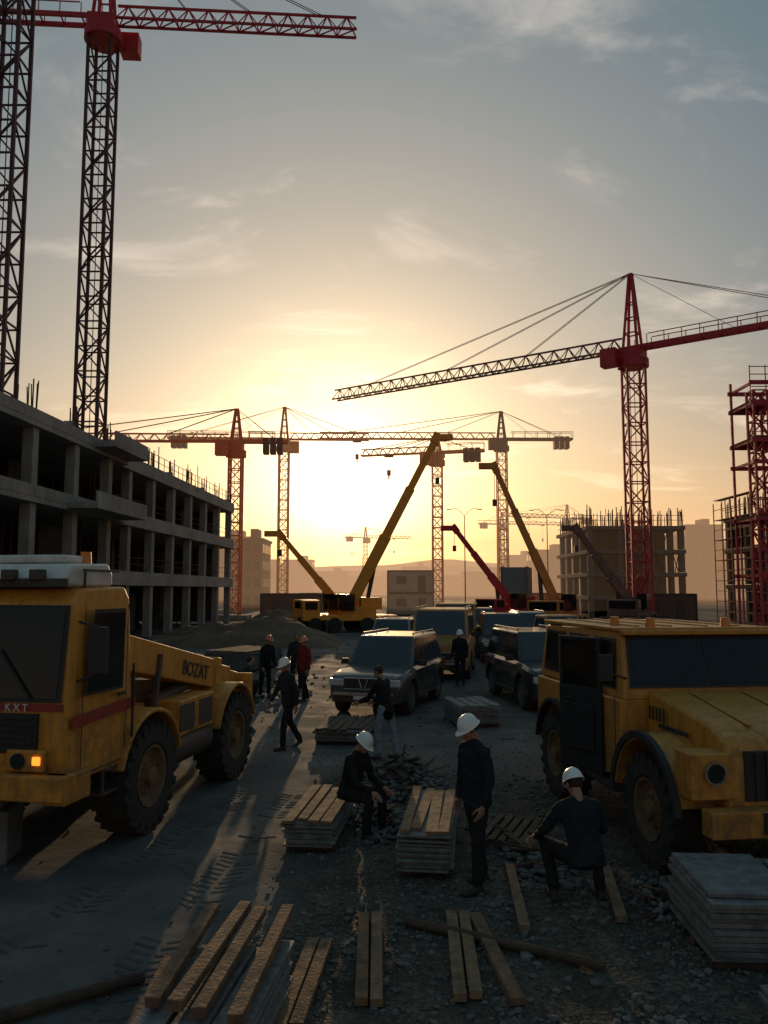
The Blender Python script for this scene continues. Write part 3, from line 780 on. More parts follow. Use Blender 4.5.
def frame_building(x0, y0, w, d, levels, name='concrete_frame_building', scaf=None, col=4.0, seed=1, cm='concrete'):
    rr = random.Random(seed)
    E = empty(name, (x0, y0, 0), 0)
    S = bmesh.new(); Cn = bmesh.new(); I = bmesh.new(); Rb = bmesh.new()
    H = levels[-1]
    for k, z in enumerate(levels):
        box(S, (w/2, d/2, z-.2), (w+.8, d+.8, .4))
        zb = 0 if k == 0 else levels[k-1]
        hh = z-zb
        x = 0
        while x <= w+.01:
            y = 0
            while y <= d+.01:
                box(Cn, (x, y, zb+hh/2-.1), (.55, .55, hh-.3)); y += col
            x += col
        for j in range(3):
            cx = col*(rr.randrange(max(1, int(w/col)))+.5)
            box(I, (cx, rr.choice((.3, d*.5)), zb+hh/2-.1), (col-.6, .15, hh-.5))
            cy = col*(rr.randrange(max(1, int(d/col)))+.5)
            box(I, (rr.choice((.2, w*.5)), cy, zb+hh/2-.1), (.15, col-.6, hh-.5))
        for j in range(int(w*1.5)):
            xx = rr.uniform(0, w); bar(Rb, (xx, rr.uniform(-.3, 2), zb), (xx, rr.uniform(-.3, 2), z-.4), .07)
    box(I, (w*.5, d*.3, H/2), (w*.95, .3, H-.4)); box(I, (w*.5, d*.6, H/2), (.3, d*.55, H-.4))
    x = 0
    while x <= w+.01:
        y = 0
        while y <= d+.01:
            rebars(Rb, x, y, H, 5, 2.0, .5, .07); y += col
        x += col
    for j in range(int(w*2.2)):
        xx = rr.uniform(-.2, w); yy = rr.uniform(-.2, d)
        bar(Rb, (xx, yy, H), (xx, yy, H+rr.uniform(.8, 2.2)), .06)
    for zz in (H+.6, H+1.1): bar(Rb, (-.3, -.3, zz), (w+.3, -.3, zz), .05); bar(Rb, (-.3, -.3, zz), (-.3, d, zz), .05)
    obj('floor_slabs', S, M[cm], E, bevel=.02); obj('columns', Cn, M[cm], E)
    obj('interior_walls', I, M['concrete_shade'], E); obj('rebar_and_props', Rb, M['rebar'], E, smooth=False)
    if scaf:
        Sc = bmesh.new()
        z = 0
        n = int(w/2)+1
        for i in range(n+1):
            for yy in (-1.5, -.7): bar(Sc, (i*2, yy, 0), (i*2, yy, H+1.5), .08)
        while z < H+1:
            for yy in (-1.5, -.7): bar(Sc, (0, yy, z+1), (n*2, yy, z+1), .06)
            box(Sc, (n, -1.1, z+2), (n*2, .8, .06))
            z += 2
        for i in range(0, n, 2): bar(Sc, (i*2, -1.52, 0), (i*2+4, -1.52, min(H, 8)), .05)
        n = int(d/2)
        for i in range(n+1):
            for xx in (-1.5, -.7): bar(Sc, (xx, i*2, 0), (xx, i*2, H+1.5), .08)
        z = 0
        while z < H+1:
            for xx in (-1.5, -.7): bar(Sc, (xx, 0, z+1), (xx, n*2, z+1), .06)
            box(Sc, (-1.1, n, z+2), (.8, n*2, .06)); z += 2
        obj('scaffolding', Sc, M[scaf], E, smooth=False)
M['concrete2'] = mat('dark_concrete', (.17, .15, .13), (.10, .09, .08), .9, scale=.5)  # concrete in a darker tone for the right-hand frames
frame_building(21.6, 84, 9.6, 14, (2.5, 4.9, 7.3, 9.8), seed=3, col=3.2, cm='concrete2')
frame_building(34.6, 72, 16, 8, (3.6, 7.1, 10.2), scaf='rscaf', seed=5, cm='concrete2')

def red_scaffold():
    E = empty('steel_scaffold_tower', (23.5, 50, 0), 0)
    b = bmesh.new()
    lattice(b, (.45, .45, 0), (.45, .45, 15.8), .9, 16, .14, .08)
    for x in (3.2, 6.0, 8.8):
        for y in (0, 3.2): bar(b, (x, y, 0), (x, y, 17), .18)
    bar(b, (0, 3.2, 0), (0, 3.2, 17), .14)
    for z in (4, 7.6, 11.2, 12.6, 15.0, 16.3):
        for y in (0, 3.2): bar(b, (-.2, y, z), (9, y, z), .16, .26)
        for x in (0, 3.2, 6, 8.8): bar(b, (x, 0, z), (x, 3.2, z), .12, .18)
    for z in (12.6, 15.0, 16.3):
        for k in (.5, 1.0):
            bar(b, (-.2, -.1, z+k), (9, -.1, z+k), .05)
        for i in range(10): bar(b, (-.2+i, -.1, z), (-.2+i, -.1, z+1.1), .05)
    for i, x in enumerate((.9, 3.2, 6.0)):
        bar(b, (x, 0, 4), (x+2.5, 0, 7.6), .07); bar(b, (x+2.5, 0, 7.6), (x, 0, 11.2), .07); bar(b, (x, 0, 12.6), (x+2.6, 0, 15), .07)
    obj('steel_frame', b, M['red'], E, smooth=False)
    b = bmesh.new()
    for z in (7.75, 12.75, 15.15): box(b, (4.4, 1.6, z), (9, 3.3, .06))
    obj('deck_boards', b, M['woodd'], E)
red_scaffold()

def block_building(name, x, y, w, d, h, m, floors, cols):
    E = empty(name, (x, y, 0), 0)
    b = bmesh.new(); box(b, (0, 0, h/2), (w, d, h)); box(b, (0, 0, h+.2), (w+.4, d+.4, .4))
    box(b, (w*.2, 0, h+1.2), (w*.2, d*.4, 1.8)); obj('walls_and_roof', b, M[m], E)
    b = bmesh.new()
    fh = h/floors
    for f in range(floors):
        for c in range(cols):
            xx = -w/2+(c+.5)*w/cols
            box(b, (xx, -d/2-.02, (f+.55)*fh), (w/cols*.5, .1, fh*.5))
        nc = max(2, int(cols*d/w))
        for c in range(nc):
            yy = -d/2+(c+.5)*d/nc
            for s in (-1, 1): box(b, (s*(w/2+.02), yy, (f+.55)*fh), (.1, d/nc*.5, fh*.5))
    obj('windows', b, M['glass'], E, smooth=False)
block_building('brown_brick_building', -22.5, 133, 6, 10, 11, 'haze2', 4, 4)
block_building('apartment_building', -38, 190, 16, 12, 15, 'haze1', 5, 7)
rr = random.Random(5)
for x, w, h, y in ((62, 16, 12, 240), (80, 20, 17, 260), (79, 14, 17, 215), (80, 9, 19, 205), (97, 18, 15, 230), (66, 20, 13, 300), (52, 12, 16, 310), (40, 18, 10, 320), (31, 22, 9, 350),
                   (14, 12, 13, 360), (-4, 30, 9, 380), (-24, 16, 11, 360), (-35, 12, 15, 330), (-42, 14, 12, 290), (118, 22, 13, 250), (47, 10, 14, 230)):
    block_building('apartment_building', x, y, w, 12, h, rr.choice(('haze1', 'haze2')), max(2, int(h/3)), max(3, int(w/3)))

def container(name, x, y, yaw, m, w=6, d=2.5, h=2.6, win=True, z=0):
    E = empty(name, (x, y, z), yaw)
    b = bmesh.new(); box(b, (0, 0, h/2+.1), (w, d, h))
    n = int(w/.3)
    for i in range(n): box(b, (-w/2+.15+i*.3, -d/2-.015, h/2+.1), (.14, .04, h-.3)); box(b, (-w/2+.15+i*.3, d/2+.015, h/2+.1), (.14, .04, h-.3))
    obj('corrugated_shell', b, M[m], E)
    b = bmesh.new()
    for sx in (-1, 1):
        for sy in (-1, 1): box(b, (sx*w/2, sy*d/2, h/2+.1), (.16, .16, h+.1))
    for z_ in (.1, h+.1):
        for sy in (-1, 1): box(b, (0, sy*d/2, z_), (w-.17, .14, .16))
    if win:
        box(b, (-w*.2, -d/2-.05, 1.6), (1.2, .05, .9)); box(b, (w*.25, -d/2-.05, 1.15), (.9, .05, 2.0))
    obj('frame_door_window', b, M['steel'], E)
container('site_cabin', 3.2, 98, 0, 'cream', 5.5)
container('site_cabin', 3.2, 98, 0, 'cream', 5.5, z=2.7)
container('shipping_container', 13.9, 84, rad(75), 'teal', 6)
container('shipping_container', 13.9, 84, rad(75), 'teal', 6, z=2.7)
container('shipping_container', -9.5, 82, rad(10), 'haze2', 6)
container('site_cabin', -6.5, 92, rad(-6), 'haze1', 6)
container('shipping_container', 26, 76, rad(5), 'haze2', 6)
container('shipping_container', 17, 92, rad(5), 'redor', 6)

def street_lamp(x, y, h):
    E = empty('street_lamp', (x, y, 0), 0)
    b = bmesh.new(); cyl(b, (0, 0, 0), (0, 0, h-.8), .08, .05, seg=10)
    for s in (-1, 1):
        pts = [V((s*1.5*t, 0, h-.8+.9*math.sin(t*2.0))) for t in [i/6 for i in range(7)]]
        for i in range(6): bar(b, pts[i], pts[i+1], .055)
        box(b, pts[-1]+V((s*.25, 0, -.04)), (.55, .2, .09))
    obj('pole_and_arms', b, M['steel'], E)
for x, y, h in ((9.2, 91, 12.3), (18.8, 92, 12.3), (-3.5, 130, 9)): street_lamp(x, y, h)

# ------------------------------------------------------------------ hills
b = bmesh.new()
n = 120; prev = None
for i in range(n+1):
    x = -900+1800*i/n
    h = 12+16*noise.noise(V((x*.004, 1.3, 0)))+6*noise.noise(V((x*.015, 4.3, 0)))+8*math.exp(-((x-30)/160)**2)
    h = max(4, h)
    row = [b.verts.new((x, 560, -1)), b.verts.new((x, 620, h*.6)), b.verts.new((x, 700, h)), b.verts.new((x, 850, -1))]
    if prev:
        for j in range(3): b.faces.new((prev[j], row[j], row[j+1], prev[j+1]))
    prev = row
obj('hills', b, M['hill'], None, ang=80)

# ------------------------------------------------------------------ ground
def ground_mat():
    m = bpy.data.materials.new('site_ground'); m.use_nodes = True
    nt = m.node_tree; N = nt.nodes; L = nt.links; b = N['Principled BSDF']
    tc = N.new('ShaderNodeTexCoord'); O = tc.outputs['Object']
    def nz(s, d=8, r=.6, dist=0):
        n = N.new('ShaderNodeTexNoise'); n.inputs['Scale'].default_value = s; n.inputs['Detail'].default_value = d
        n.inputs['Roughness'].default_value = r; n.inputs['Distortion'].default_value = dist
        L.new(O, n.inputs['Vector']); return n.outputs['Fac']
    def ramp(f, e):
        r = N.new('ShaderNodeValToRGB')
        while len(r.color_ramp.elements) < len(e): r.color_ramp.elements.new(.5)
        for i, (p, c) in enumerate(e):
            r.color_ramp.elements[i].position = p; r.color_ramp.elements[i].color = (*c, 1) if len(c) == 3 else c
        L.new(f, r.inputs['Fac']); return r.outputs['Color']
    def mix(f, a, c, t='MIX'):
        x = N.new('ShaderNodeMixRGB'); x.blend_type = t
        if isinstance(f, float): x.inputs[0].default_value = f
        else: L.new(f, x.inputs[0])
        L.new(a, x.inputs[1]); L.new(c, x.inputs[2]); return x.outputs[0]
    def math_(op, a, c):
        x = N.new('ShaderNodeMath'); x.operation = op
        for i, v in enumerate((a, c)):
            if isinstance(v, (int, float)): x.inputs[i].default_value = v
            else: L.new(v, x.inputs[i])
        return x.outputs[0]
    road = ramp(nz(.9, 10, .65), [(.3, (.085, .086, .085)), (.5, (.13, .127, .12)), (.7, (.19, .178, .16))])
    grav = ramp(nz(2.2, 12, .75), [(.3, (.042, .038, .034)), (.52, (.095, .084, .071)), (.75, (.175, .152, .128))])
    vor = N.new('ShaderNodeTexVoronoi'); vor.inputs['Scale'].default_value = 30; L.new(O, vor.inputs['Vector'])
    vc = ramp(vor.outputs['Color'], [(.2, (.55, .55, .55)), (.8, (1.35, 1.3, 1.2))])
    grav = mix(.8, grav, vc, 'MULTIPLY')
    sep = N.new('ShaderNodeSeparateXYZ'); L.new(O, sep.inputs[0])
    e = math_('ADD', sep.outputs['X'], math_('MULTIPLY', math_('SUBTRACT', nz(.55, 6, .7), .5), 3.0))
    mask = N.new('ShaderNodeMapRange'); L.new(e, mask.inputs['Value'])
    mask.inputs['From Min'].default_value = -1.35; mask.inputs['From Max'].default_value = -.75
    mask2 = N.new('ShaderNodeMapRange'); mask2.inputs['From Min'].default_value = 13; mask2.inputs['From Max'].default_value = 14.5
    mask2.inputs['To Min'].default_value = 1; mask2.inputs['To Max'].default_value = .25
    L.new(math_('ADD', sep.outputs['Y'], math_('MULTIPLY', math_('SUBTRACT', nz(.4, 5, .7), .5), 5.0)), mask2.inputs['Value'])
    mk = math_('MULTIPLY', mask.outputs['Result'], mask2.outputs['Result'])
    col = mix(mk, road, grav)
    grit = ramp(nz(60, 4, .8), [(.35, (.7, .7, .7)), (.7, (1.25, 1.25, 1.25))])
    col = mix(.7, col, grit, 'MULTIPLY')
    stain = ramp(nz(.75, 6, .7, .8), [(.30, (.55, .54, .53)), (.45, (1, 1, 1)), (.62, (1, 1, 1)), (.72, (1.28, 1.22, 1.12))])
    col = mix(1.0, col, stain, 'MULTIPLY')
    big = ramp(nz(.16, 5, .6), [(.35, (.7, .7, .72)), (.65, (1.2, 1.17, 1.1))])
    col = mix(1.0, col, big, 'MULTIPLY')
    L.new(col, b.inputs['Base Color'])
    rg = ramp(nz(.7, 7, .6), [(.36, (.8, .8, .8)), (.6, (.98, .98, .98))]); L.new(rg, b.inputs['Roughness'])
    b.inputs['Specular IOR Level'].default_value = .12
    h1 = math_('MULTIPLY', nz(1.4, 10, .65), .035)
    h2 = math_('MULTIPLY', math_('MULTIPLY', vor.outputs['Distance'], mk), -.02)
    h3 = math_('MULTIPLY', nz(28, 6, .7), .006)
    hh = math_('ADD', math_('ADD', h1, h2), h3)
    bp = N.new('ShaderNodeBump'); bp.inputs['Strength'].default_value = .7; bp.inputs['Distance'].default_value = 1.0
    L.new(hh, bp.inputs['Height']); L.new(bp.outputs['Normal'], b.inputs['Normal'])
    return m
GM = ground_mat()
b = bmesh.new()
bmesh.ops.create_grid(b, x_segments=40, y_segments=40, size=1000)
obj('ground', b, GM, None, smooth=False)

def mound(name, x0, x1, y0, y1, h, m, seed, nx=60, ny=14):
    b = bmesh.new(); g = []
    for i in range(nx+1):
        row = []
        for j in range(ny+1):
            u = i/nx; v = j/ny
            x = x0+(x1-x0)*u; y = y0+(y1-y0)*v
            e = max(0, math.sin(math.pi*u))**.5*max(0, math.sin(math.pi*v))
            z = h*e*(.75+.6*noise.noise(V((x*.25, y*.4, seed))))+.3*h*e*noise.noise(V((x*1.1, y*1.3, seed)))
            row.append(b.verts.new((x, y, z-.03)))
        g.append(row)
    for i in range(nx):
        for j in range(ny): b.faces.new((g[i][j], g[i+1][j], g[i+1][j+1], g[i][j+1]))
    obj(name, b, m, None, ang=60)
M['earth'] = mat('excavated_earth', (.17, .095, .055), (.09, .055, .037), .95, scale=1.2, bump=.6, bscale=6)
mound('earth_mound', -13.5, -2.5, 43, 52, 1.5, M['earth'], 1)
mound('earth_mound', -12, 2, 66, 74, 1.9, M['earth'], 2)
mound('earth_mound', 6, 24, 52, 58, 1.0, M['earth'], 3)
mound('earth_mound', 32, 48, 60, 68, 1.6, M['earth'], 6)
mound('earth_mound', 8.5, 18, 44, 49, .8, M['earth'], 8)

def stones(name, pts_sizes, m):
    base = bmesh.new(); bmesh.ops.create_icosphere(base, subdivisions=1, radius=1)
    bv = np.array([v.co[:] for v in base.verts]); bf = np.array([[v.index for v in f.verts] for f in base.faces]); base.free()
    vs = []; fs = []; rs = np.random.RandomState(3); k = 0
    for (x, y, z, s) in pts_sizes:
        v = bv*(1+rs.uniform(-.3, .3, (len(bv), 1)))
        a = rs.uniform(0, 6.28, 2)
        sc = np.array([1, rs.uniform(.6, 1.1), rs.uniform(.4, .8)])*s
        v = v*sc
        ca, sa = math.cos(a[0]), math.sin(a[0])
        v = v @ np.array([[ca, -sa, 0], [sa, ca, 0], [0, 0, 1]]).T
        vs.append(v+np.array([x, y, z])); fs.append(bf+k*len(bv)); k += 1
    vs = np.concatenate(vs); fs = np.concatenate(fs)
    me = bpy.data.meshes.new(name); me.from_pydata(vs.tolist(), [], fs.tolist()); me.materials.append(m)
    o = bpy.data.objects.new(name, me); scene.collection.objects.link(o); return o
ps = []
for i in range(16000):
    y = 4.5+abs(R.gauss(0, 1))*6; x = R.uniform(-1.2, .55*y+1)
    if noise.noise(V((x*.9, y*.9, 2)))+R.uniform(-.5, .5) < -.12: continue
    s = R.choice((.008, .01, .012, .015, .02, .03)) * R.uniform(.7, 1.3)
    ps.append((x, y, s*.25, s))
for i in range(1500):
    y = R.uniform(5, 40); x = R.uniform(-.6*y, .6*y); s = R.uniform(.01, .03)
    ps.append((x, y, s*.25, s))
for i in range(500):
    y = R.uniform(17, 60); x = R.uniform(-10, 10); s = R.uniform(.03, .10)
    ps.append((x, y, s*.2, s))
for i in range(160):
    y = R.uniform(6, 14); x = R.uniform(.9, 2.6); s = R.uniform(.03, .06)
    ps.append((x, y, s*.2, s))
stones('gravel', ps, M['stone'])

M['mud'] = mat('dried_mud', (.105, .10, .092), (.07, .067, .062), .95, scale=6, bump=.4, spec=.1)
b = bmesh.new()
for (sx, sy, ex, ey) in ((-3.35, 6.4, -2.0, 13.2), (-2.2, 5.2, -1.35, 12.6)):
    A = V((sx, sy, 0)); Bq = V((ex, ey, 0)); d = (Bq-A); n = int(d.length/.13); dn = d.normalized(); s = V((dn.y, -dn.x, 0))
    for i in range(n):
        c = A+d*(i/n)
        k = noise.noise(V((c.x*1.5, c.y*1.5, 5)))
        if k < -.15: continue
        for sg in (-1, 1):
            a0 = c+s*(sg*.03); a1 = c+s*(sg*R.uniform(.18, .25))+dn*.09
            if R.random() < .12: continue
            dd = (a1-a0); q = Matrix.Rotation(math.atan2(dd.y, dd.x), 3, 'Z')
            box(b, (a0+a1)/2+V((0, 0, .0)), (dd.length, R.uniform(.03, .05), R.uniform(.008, .014)), q)
obj('tyre_tracks', b, M['mud'], None, bevel=.004)

# ------------------------------------------------------------------ lumber
def plank(bm, c, l, w, t, yaw, pitch=0, roll=0):
    q = Matrix.Rotation(yaw, 3, 'Z') @ Matrix.Rotation(pitch, 3, 'X') @ Matrix.Rotation(roll, 3, 'Y')
    vs = box(bm, c, (w, l, t), q)
    for v in vs: v.co += V((R.uniform(-1, 1), R.uniform(-1, 1), R.uniform(-1, 1)))*.004
def stack(x, y, yaw, w, l, h, top=4, topmat='wood', sheet=.03, name='lumber_stack', ext=.1):
    E = empty(name, (x, y, 0), yaw)
    b = bmesh.new()
    for yy in (-l*.38, 0, l*.38): box(b, (0, yy, .04), (w*.98, .09, .08))
    obj('bearers', b, M['woodd'], E, bevel=.005)
    b = bmesh.new(); z = .08
    while z < h-.045:
        t = sheet*R.uniform(.7, 1.1)
        box(b, (R.uniform(-.02, .02), R.uniform(-.03, .03), z+t/2), (w+R.uniform(-.04, .02), l+R.uniform(-.06, .04), t*.86), Matrix.Rotation(R.uniform(-.02, .02), 3, 'Z'))
        z += t
    obj('sheets', b, M['sheet'], E, bevel=.002, seg=1)
    b = bmesh.new()
    pw = w/top
    for i in range(top):
        plank(b, (-w/2+pw*(i+.5), R.uniform(-ext, ext), z+.02), l*R.uniform(.9, 1.03), pw*R.uniform(.75, .92), .035, R.uniform(-.03, .03))
    obj('top_planks', b, M[topmat], E, bevel=.004)
    return E, z+.04
stack(-.80, 10.65, rad(-6), .62, 1.75, .40, 4, 'wood2')
stack(.55, 9.9, rad(-7), .58, 1.95, .50, 4, 'wood2')
stack(3.5, 7.35, rad(-3), 1.6, 1.15, .56, 2, 'sheet', sheet=.045)
stack(3.45, 5.6, rad(-2), 1.5, .9, .3, 2, 'sheet', sheet=.04)
stack(-.8, 17.3, rad(-8), 1.0, 1.8, .32, 6, 'woodd')
stack(2.05, 19.2, rad(8), 1.0, 1.6, .5, 4, 'sheet')
stack(-1.18, 5.75, rad(-6), .8, 1.5, .38, 3, 'sheet')
stack(-4.6, 17.5, rad(15), 1.2, 2.2, .45, 6, 'woodd')
stack(6.0, 30, rad(25), 1.6, 2.6, .7, 6, 'woodd')
stack(-5.5, 32, rad(-20), 1.8, 3.0, .8, 6, 'woodd')
b = bmesh.new()
for x0, y0, x1, y1, zz in ((-1.50, 5.45, -1.42, 6.95, 0), (-1.33, 5.35, -1.17, 7.05, 0.002), (-1.17, 5.3, -1.02, 6.9, .0), (-.92, 5.2, -.80, 6.95, .004)):
    c = V(((x0+x1)/2, (y0+y1)/2, .46+zz)); d = V((x1-x0, y1-y0, 0))
    plank(b, c, d.length, .10, .07, math.atan2(-d.x, d.y), R.uniform(-.02, .02))
obj('timber_beams', b, M['wood'], None, bevel=.006)
LP = [(-.19, 7.9, -.17, 6.3, .095), (-.07, 7.9, -.055, 6.28, .095), (-.62, 7.35, -.74, 5.9, .1), (-.5, 7.35, -.62, 5.95, .1),
      (.64, 7.95, .57, 6.35, .1), (.76, 7.95, .70, 6.4, .1), (.86, 7.9, 1.0, 6.3, .12), (1.4, 9.25, 1.28, 7.6, .1),
      (2.45, 9.2, 2.22, 7.8, .1), (-1.78, 7.0, -1.72, 5.5, .11)]
for i, (x0, y0, x1, y1, w) in enumerate(LP):
    b = bmesh.new(); d = V((x1-x0, y1-y0, 0))
    plank(b, ((x0+x1)/2, (y0+y1)/2, .04), d.length, w, .06, math.atan2(-d.x, d.y), 0)
    if i in (0, 1, 4, 5):
        for t in (.15, .85): cyl(b, (x0+d.x*t, y0+d.y*t, .068), (x0+d.x*t, y0+d.y*t, .078), .012, seg=8)
    obj('timber_plank', b, M['wood2' if i % 3 else 'wood'], None, bevel=.006)
b = bmesh.new(); cyl(b, (.2, 7.75, .05), (1.8, 6.85, .05), .045, .035, seg=10); obj('wooden_pole', b, M['woodd'], None)
b = bmesh.new(); cyl(b, (-3.4, 5.6, .06), (-1.9, 6.65, .06), .055, .045, seg=10); obj('wooden_pole', b, M['woodd'], None)
E = empty('broken_pallet', (1.6, 10.4, 0), rad(-22)); b = bmesh.new()
for i in range(5): plank(b, (-.25+i*.125, 0, .12), 1.1, .09, .02, 0)
for yy in (-.48, 0, .48): box(b, (0, yy, .06), (.62, .08, .08))
obj('boards', b, M['woodd'], E, bevel=.004)
def rubble(x, y, rx, ry, h, n, seed):
    rs = random.Random(seed)
    E = empty('rubble_pile', (x, y, 0), 0)
    pts = []
    for i in range(n):
        a = rs.uniform(0, 6.28); q = math.sqrt(rs.random()); s = rs.uniform(.02, .075)*(1.2-q*.5)
        pts.append((math.cos(a)*q*rx, math.sin(a)*q*ry, h*(1-q)**1.0*rs.uniform(.5, 1)+s*.3, s))
    o = stones('broken_concrete', pts, M['block']); o.parent = E
    b = bmesh.new()
    for i in range(int(n/22)):
        a = rs.uniform(0, 6.28); q = rs.random()*.8
        plank(b, (math.cos(a)*q*rx, math.sin(a)*q*ry, h*(1-q)+.05), rs.uniform(.3, .8), rs.uniform(.04, .1), .022, rs.uniform(0, 3.1), rs.uniform(-.35, .35), rs.uniform(-.4, .4))
    obj('splintered_boards', b, M['woodd' if seed % 2 else 'wood'], E, bevel=.003)
    b = bmesh.new()
    for i in range(int(n/30)):
        p = V((rs.uniform(-rx, rx)*.7, rs.uniform(-ry, ry)*.7, h*.5)); d = V((rs.uniform(-1, 1), rs.uniform(-1, 1), rs.uniform(.0, .6))).normalized()
        bar(b, p, p+d*rs.uniform(.2, .5), .014)
    obj('bent_rebar', b, M['rebar'], E)
rubble(.25, 13.0, .75, 1.1, .42, 420, 1)
rubble(-.05, 11.0, .42, .9, .16, 220, 2)
rubble(1.75, 9.6, .5, 1.0, .08, 160, 3)
rubble(-3.6, 24.5, 1.3, 1.2, .5, 260, 4)
rubble(2.9, 8.3, .45, .7, .06, 110, 5)
rubble(5.2, 27, 1.6, 1.5, .5, 220, 7)
E = empty('concrete_block', (-4.75, 9.6, 0), rad(8)); b = bmesh.new(); box(b, (0, 0, .3), (.9, .6, .6)); box(b, (0, 0, .66), (.7, .42, .12)); obj('body', b, M['block'], E, bevel=.03)

# ------------------------------------------------------------------ people
def remeshed(bm, voxel, it):
    me = bpy.data.meshes.new('tmp'); bm.to_mesh(me); bm.free()
    o = bpy.data.objects.new('tmp', me); scene.collection.objects.link(o)
    m = o.modifiers.new('r', 'REMESH'); m.mode = 'VOXEL'; m.voxel_size = voxel
    s = o.modifiers.new('s', 'SMOOTH'); s.factor = .5; s.iterations = it
    dg = bpy.context.evaluated_depsgraph_get()
    me2 = bpy.data.meshes.new_from_object(o.evaluated_get(dg))
    bpy.data.objects.remove(o)
    me2.polygons.foreach_set('use_smooth', [True]*len(me2.polygons))
    return me2
def rcone(bm, p1, p2, r1, r2, sub=2):
    cyl(bm, p1, p2, r1, r2, 20); ell(bm, p1, (r1,)*3, sub=sub); ell(bm, p2, (r2,)*3, sub=sub)
def make_head():
    b = bmesh.new()
    ell(b, (0, .012, .135), (.074, .093, .095)); ell(b, (0, -.028, .085), (.060, .066, .085))
    ell(b, (0, -.052, .025), (.036, .036, .026)); ell(b, (0, -.02, .045), (.055, .05, .04))
    ell(b, (0, -.085, .128), (.052, .016, .012), sub=2)
    rcone(b, (0, -.092, .112), (0, -.112, .078), .009, .0145)
    for s in (-1, 1):
        ell(b, (s*.011, -.101, .074), (.009, .01, .008), sub=2)
        ell(b, (s*.036, -.072, .085), (.02, .018, .018), sub=2)
        ell(b, (s*.077, .008, .1), (.009, .019, .031), Matrix.Rotation(s*.3, 3, 'Z'), sub=2)
    ell(b, (0, -.092, .050), (.022, .012, .006), sub=2); ell(b, (0, -.089, .038), (.02, .012, .007), sub=2)
    rcone(b, (0, .02, -.06), (0, .012, .06), .057, .055)
    return remeshed(b, .005, 4)
HEAD = make_head(); HEAD.materials.append(M['skin']); HEAD.materials.append(M['lip'])
for p in HEAD.polygons:
    c = p.center
    if c.y < -.092 and abs(c.x) < .022 and .031 < c.z < .056: p.material_index = 1
def make_eyes():
    b = bmesh.new()
    for s in (-1, 1): ell(b, (s*.031, -.0775, .110), (.0125, .012, .0095), sub=2)
    me = bpy.data.meshes.new('eyes')
    b.to_mesh(me); b.free()
    me.materials.append(M['eye']); me.materials.append(M['iris'])
    for p in me.polygons:
        if (abs(abs(p.center.x)-.031) < .005) and p.center.y < -.086: p.material_index = 1
    return me
EYES = make_eyes()
def make_hair():
    b = bmesh.new()
    ell(b, (0, .020, .140), (.080, .094, .096))
    for v in list(b.verts):
        if v.co.z < .06 or (v.co.y < -.035 and v.co.z < .155): v.co.y = max(v.co.y, -.02) ; v.co.x *= .9; v.co.z = max(v.co.z, .055)
    me = bpy.data.meshes.new('hair'); b.to_mesh(me); b.free(); me.materials.append(M['hair'])
    me.polygons.foreach_set('use_smooth', [True]*len(me.polygons)); return me
HAIR = make_hair()
def make_helmet(m):
    b = bmesh.new(); seg = 36; rings = []
    prof = [(0, .122), (.3, .117), (.55, .103), (.75, .08), (.9, .048), (1.0, .004), (1.02, -.006)]
    for k, (rr_, z) in enumerate(prof[1:]):
        ring = []
        for i in range(seg):
            a = 2*math.pi*i/seg
            x = math.cos(a)*.104*rr_; y = math.sin(a)*.124*rr_
            ridge = .006*max(0, 1-abs(x)/.02) if rr_ < .95 else 0
            ring.append(b.verts.new((x, y, z+ridge)))
        rings.append(ring)
    br = []
    for i in range(seg):
        a = 2*math.pi*i/seg; f = max(0, -math.sin(a))
        e = 1.10+.34*f**2.5
        br.append(b.verts.new((math.cos(a)*.104*min(e, 1.12), math.sin(a)*.124*e, -.012-.012*f)))
    rings.append(br)
    inn = [b.verts.new((v.co.x*.985, v.co.y*.985, v.co.z-.004)) for v in br]; rings.append(inn)
    inn2 = [b.verts.new((math.cos(2*math.pi*i/seg)*.098, math.sin(2*math.pi*i/seg)*.118, .0)) for i in range(seg)]; rings.append(inn2)
    top = b.verts.new((0, 0, .128))
    for i in range(seg): b.faces.new((top, rings[0][i], rings[0][(i+1) % seg]))
    for k in range(len(rings)-1):
        for i in range(seg): b.faces.new((rings[k][i], rings[k+1][i], rings[k+1][(i+1) % seg], rings[k][(i+1) % seg]))
    bmesh.ops.recalc_face_normals(b, faces=b.faces)
    me = bpy.data.meshes.new('hard_hat'); b.to_mesh(me); b.free(); me.materials.append(m)
    me.polygons.foreach_set('use_smooth', [True]*len(me.polygons)); me.set_sharp_from_angle(angle=rad(50)); return me
HELM = {'w': make_helmet(M['helmet']), 'o': make_helmet(M['helmety'])}
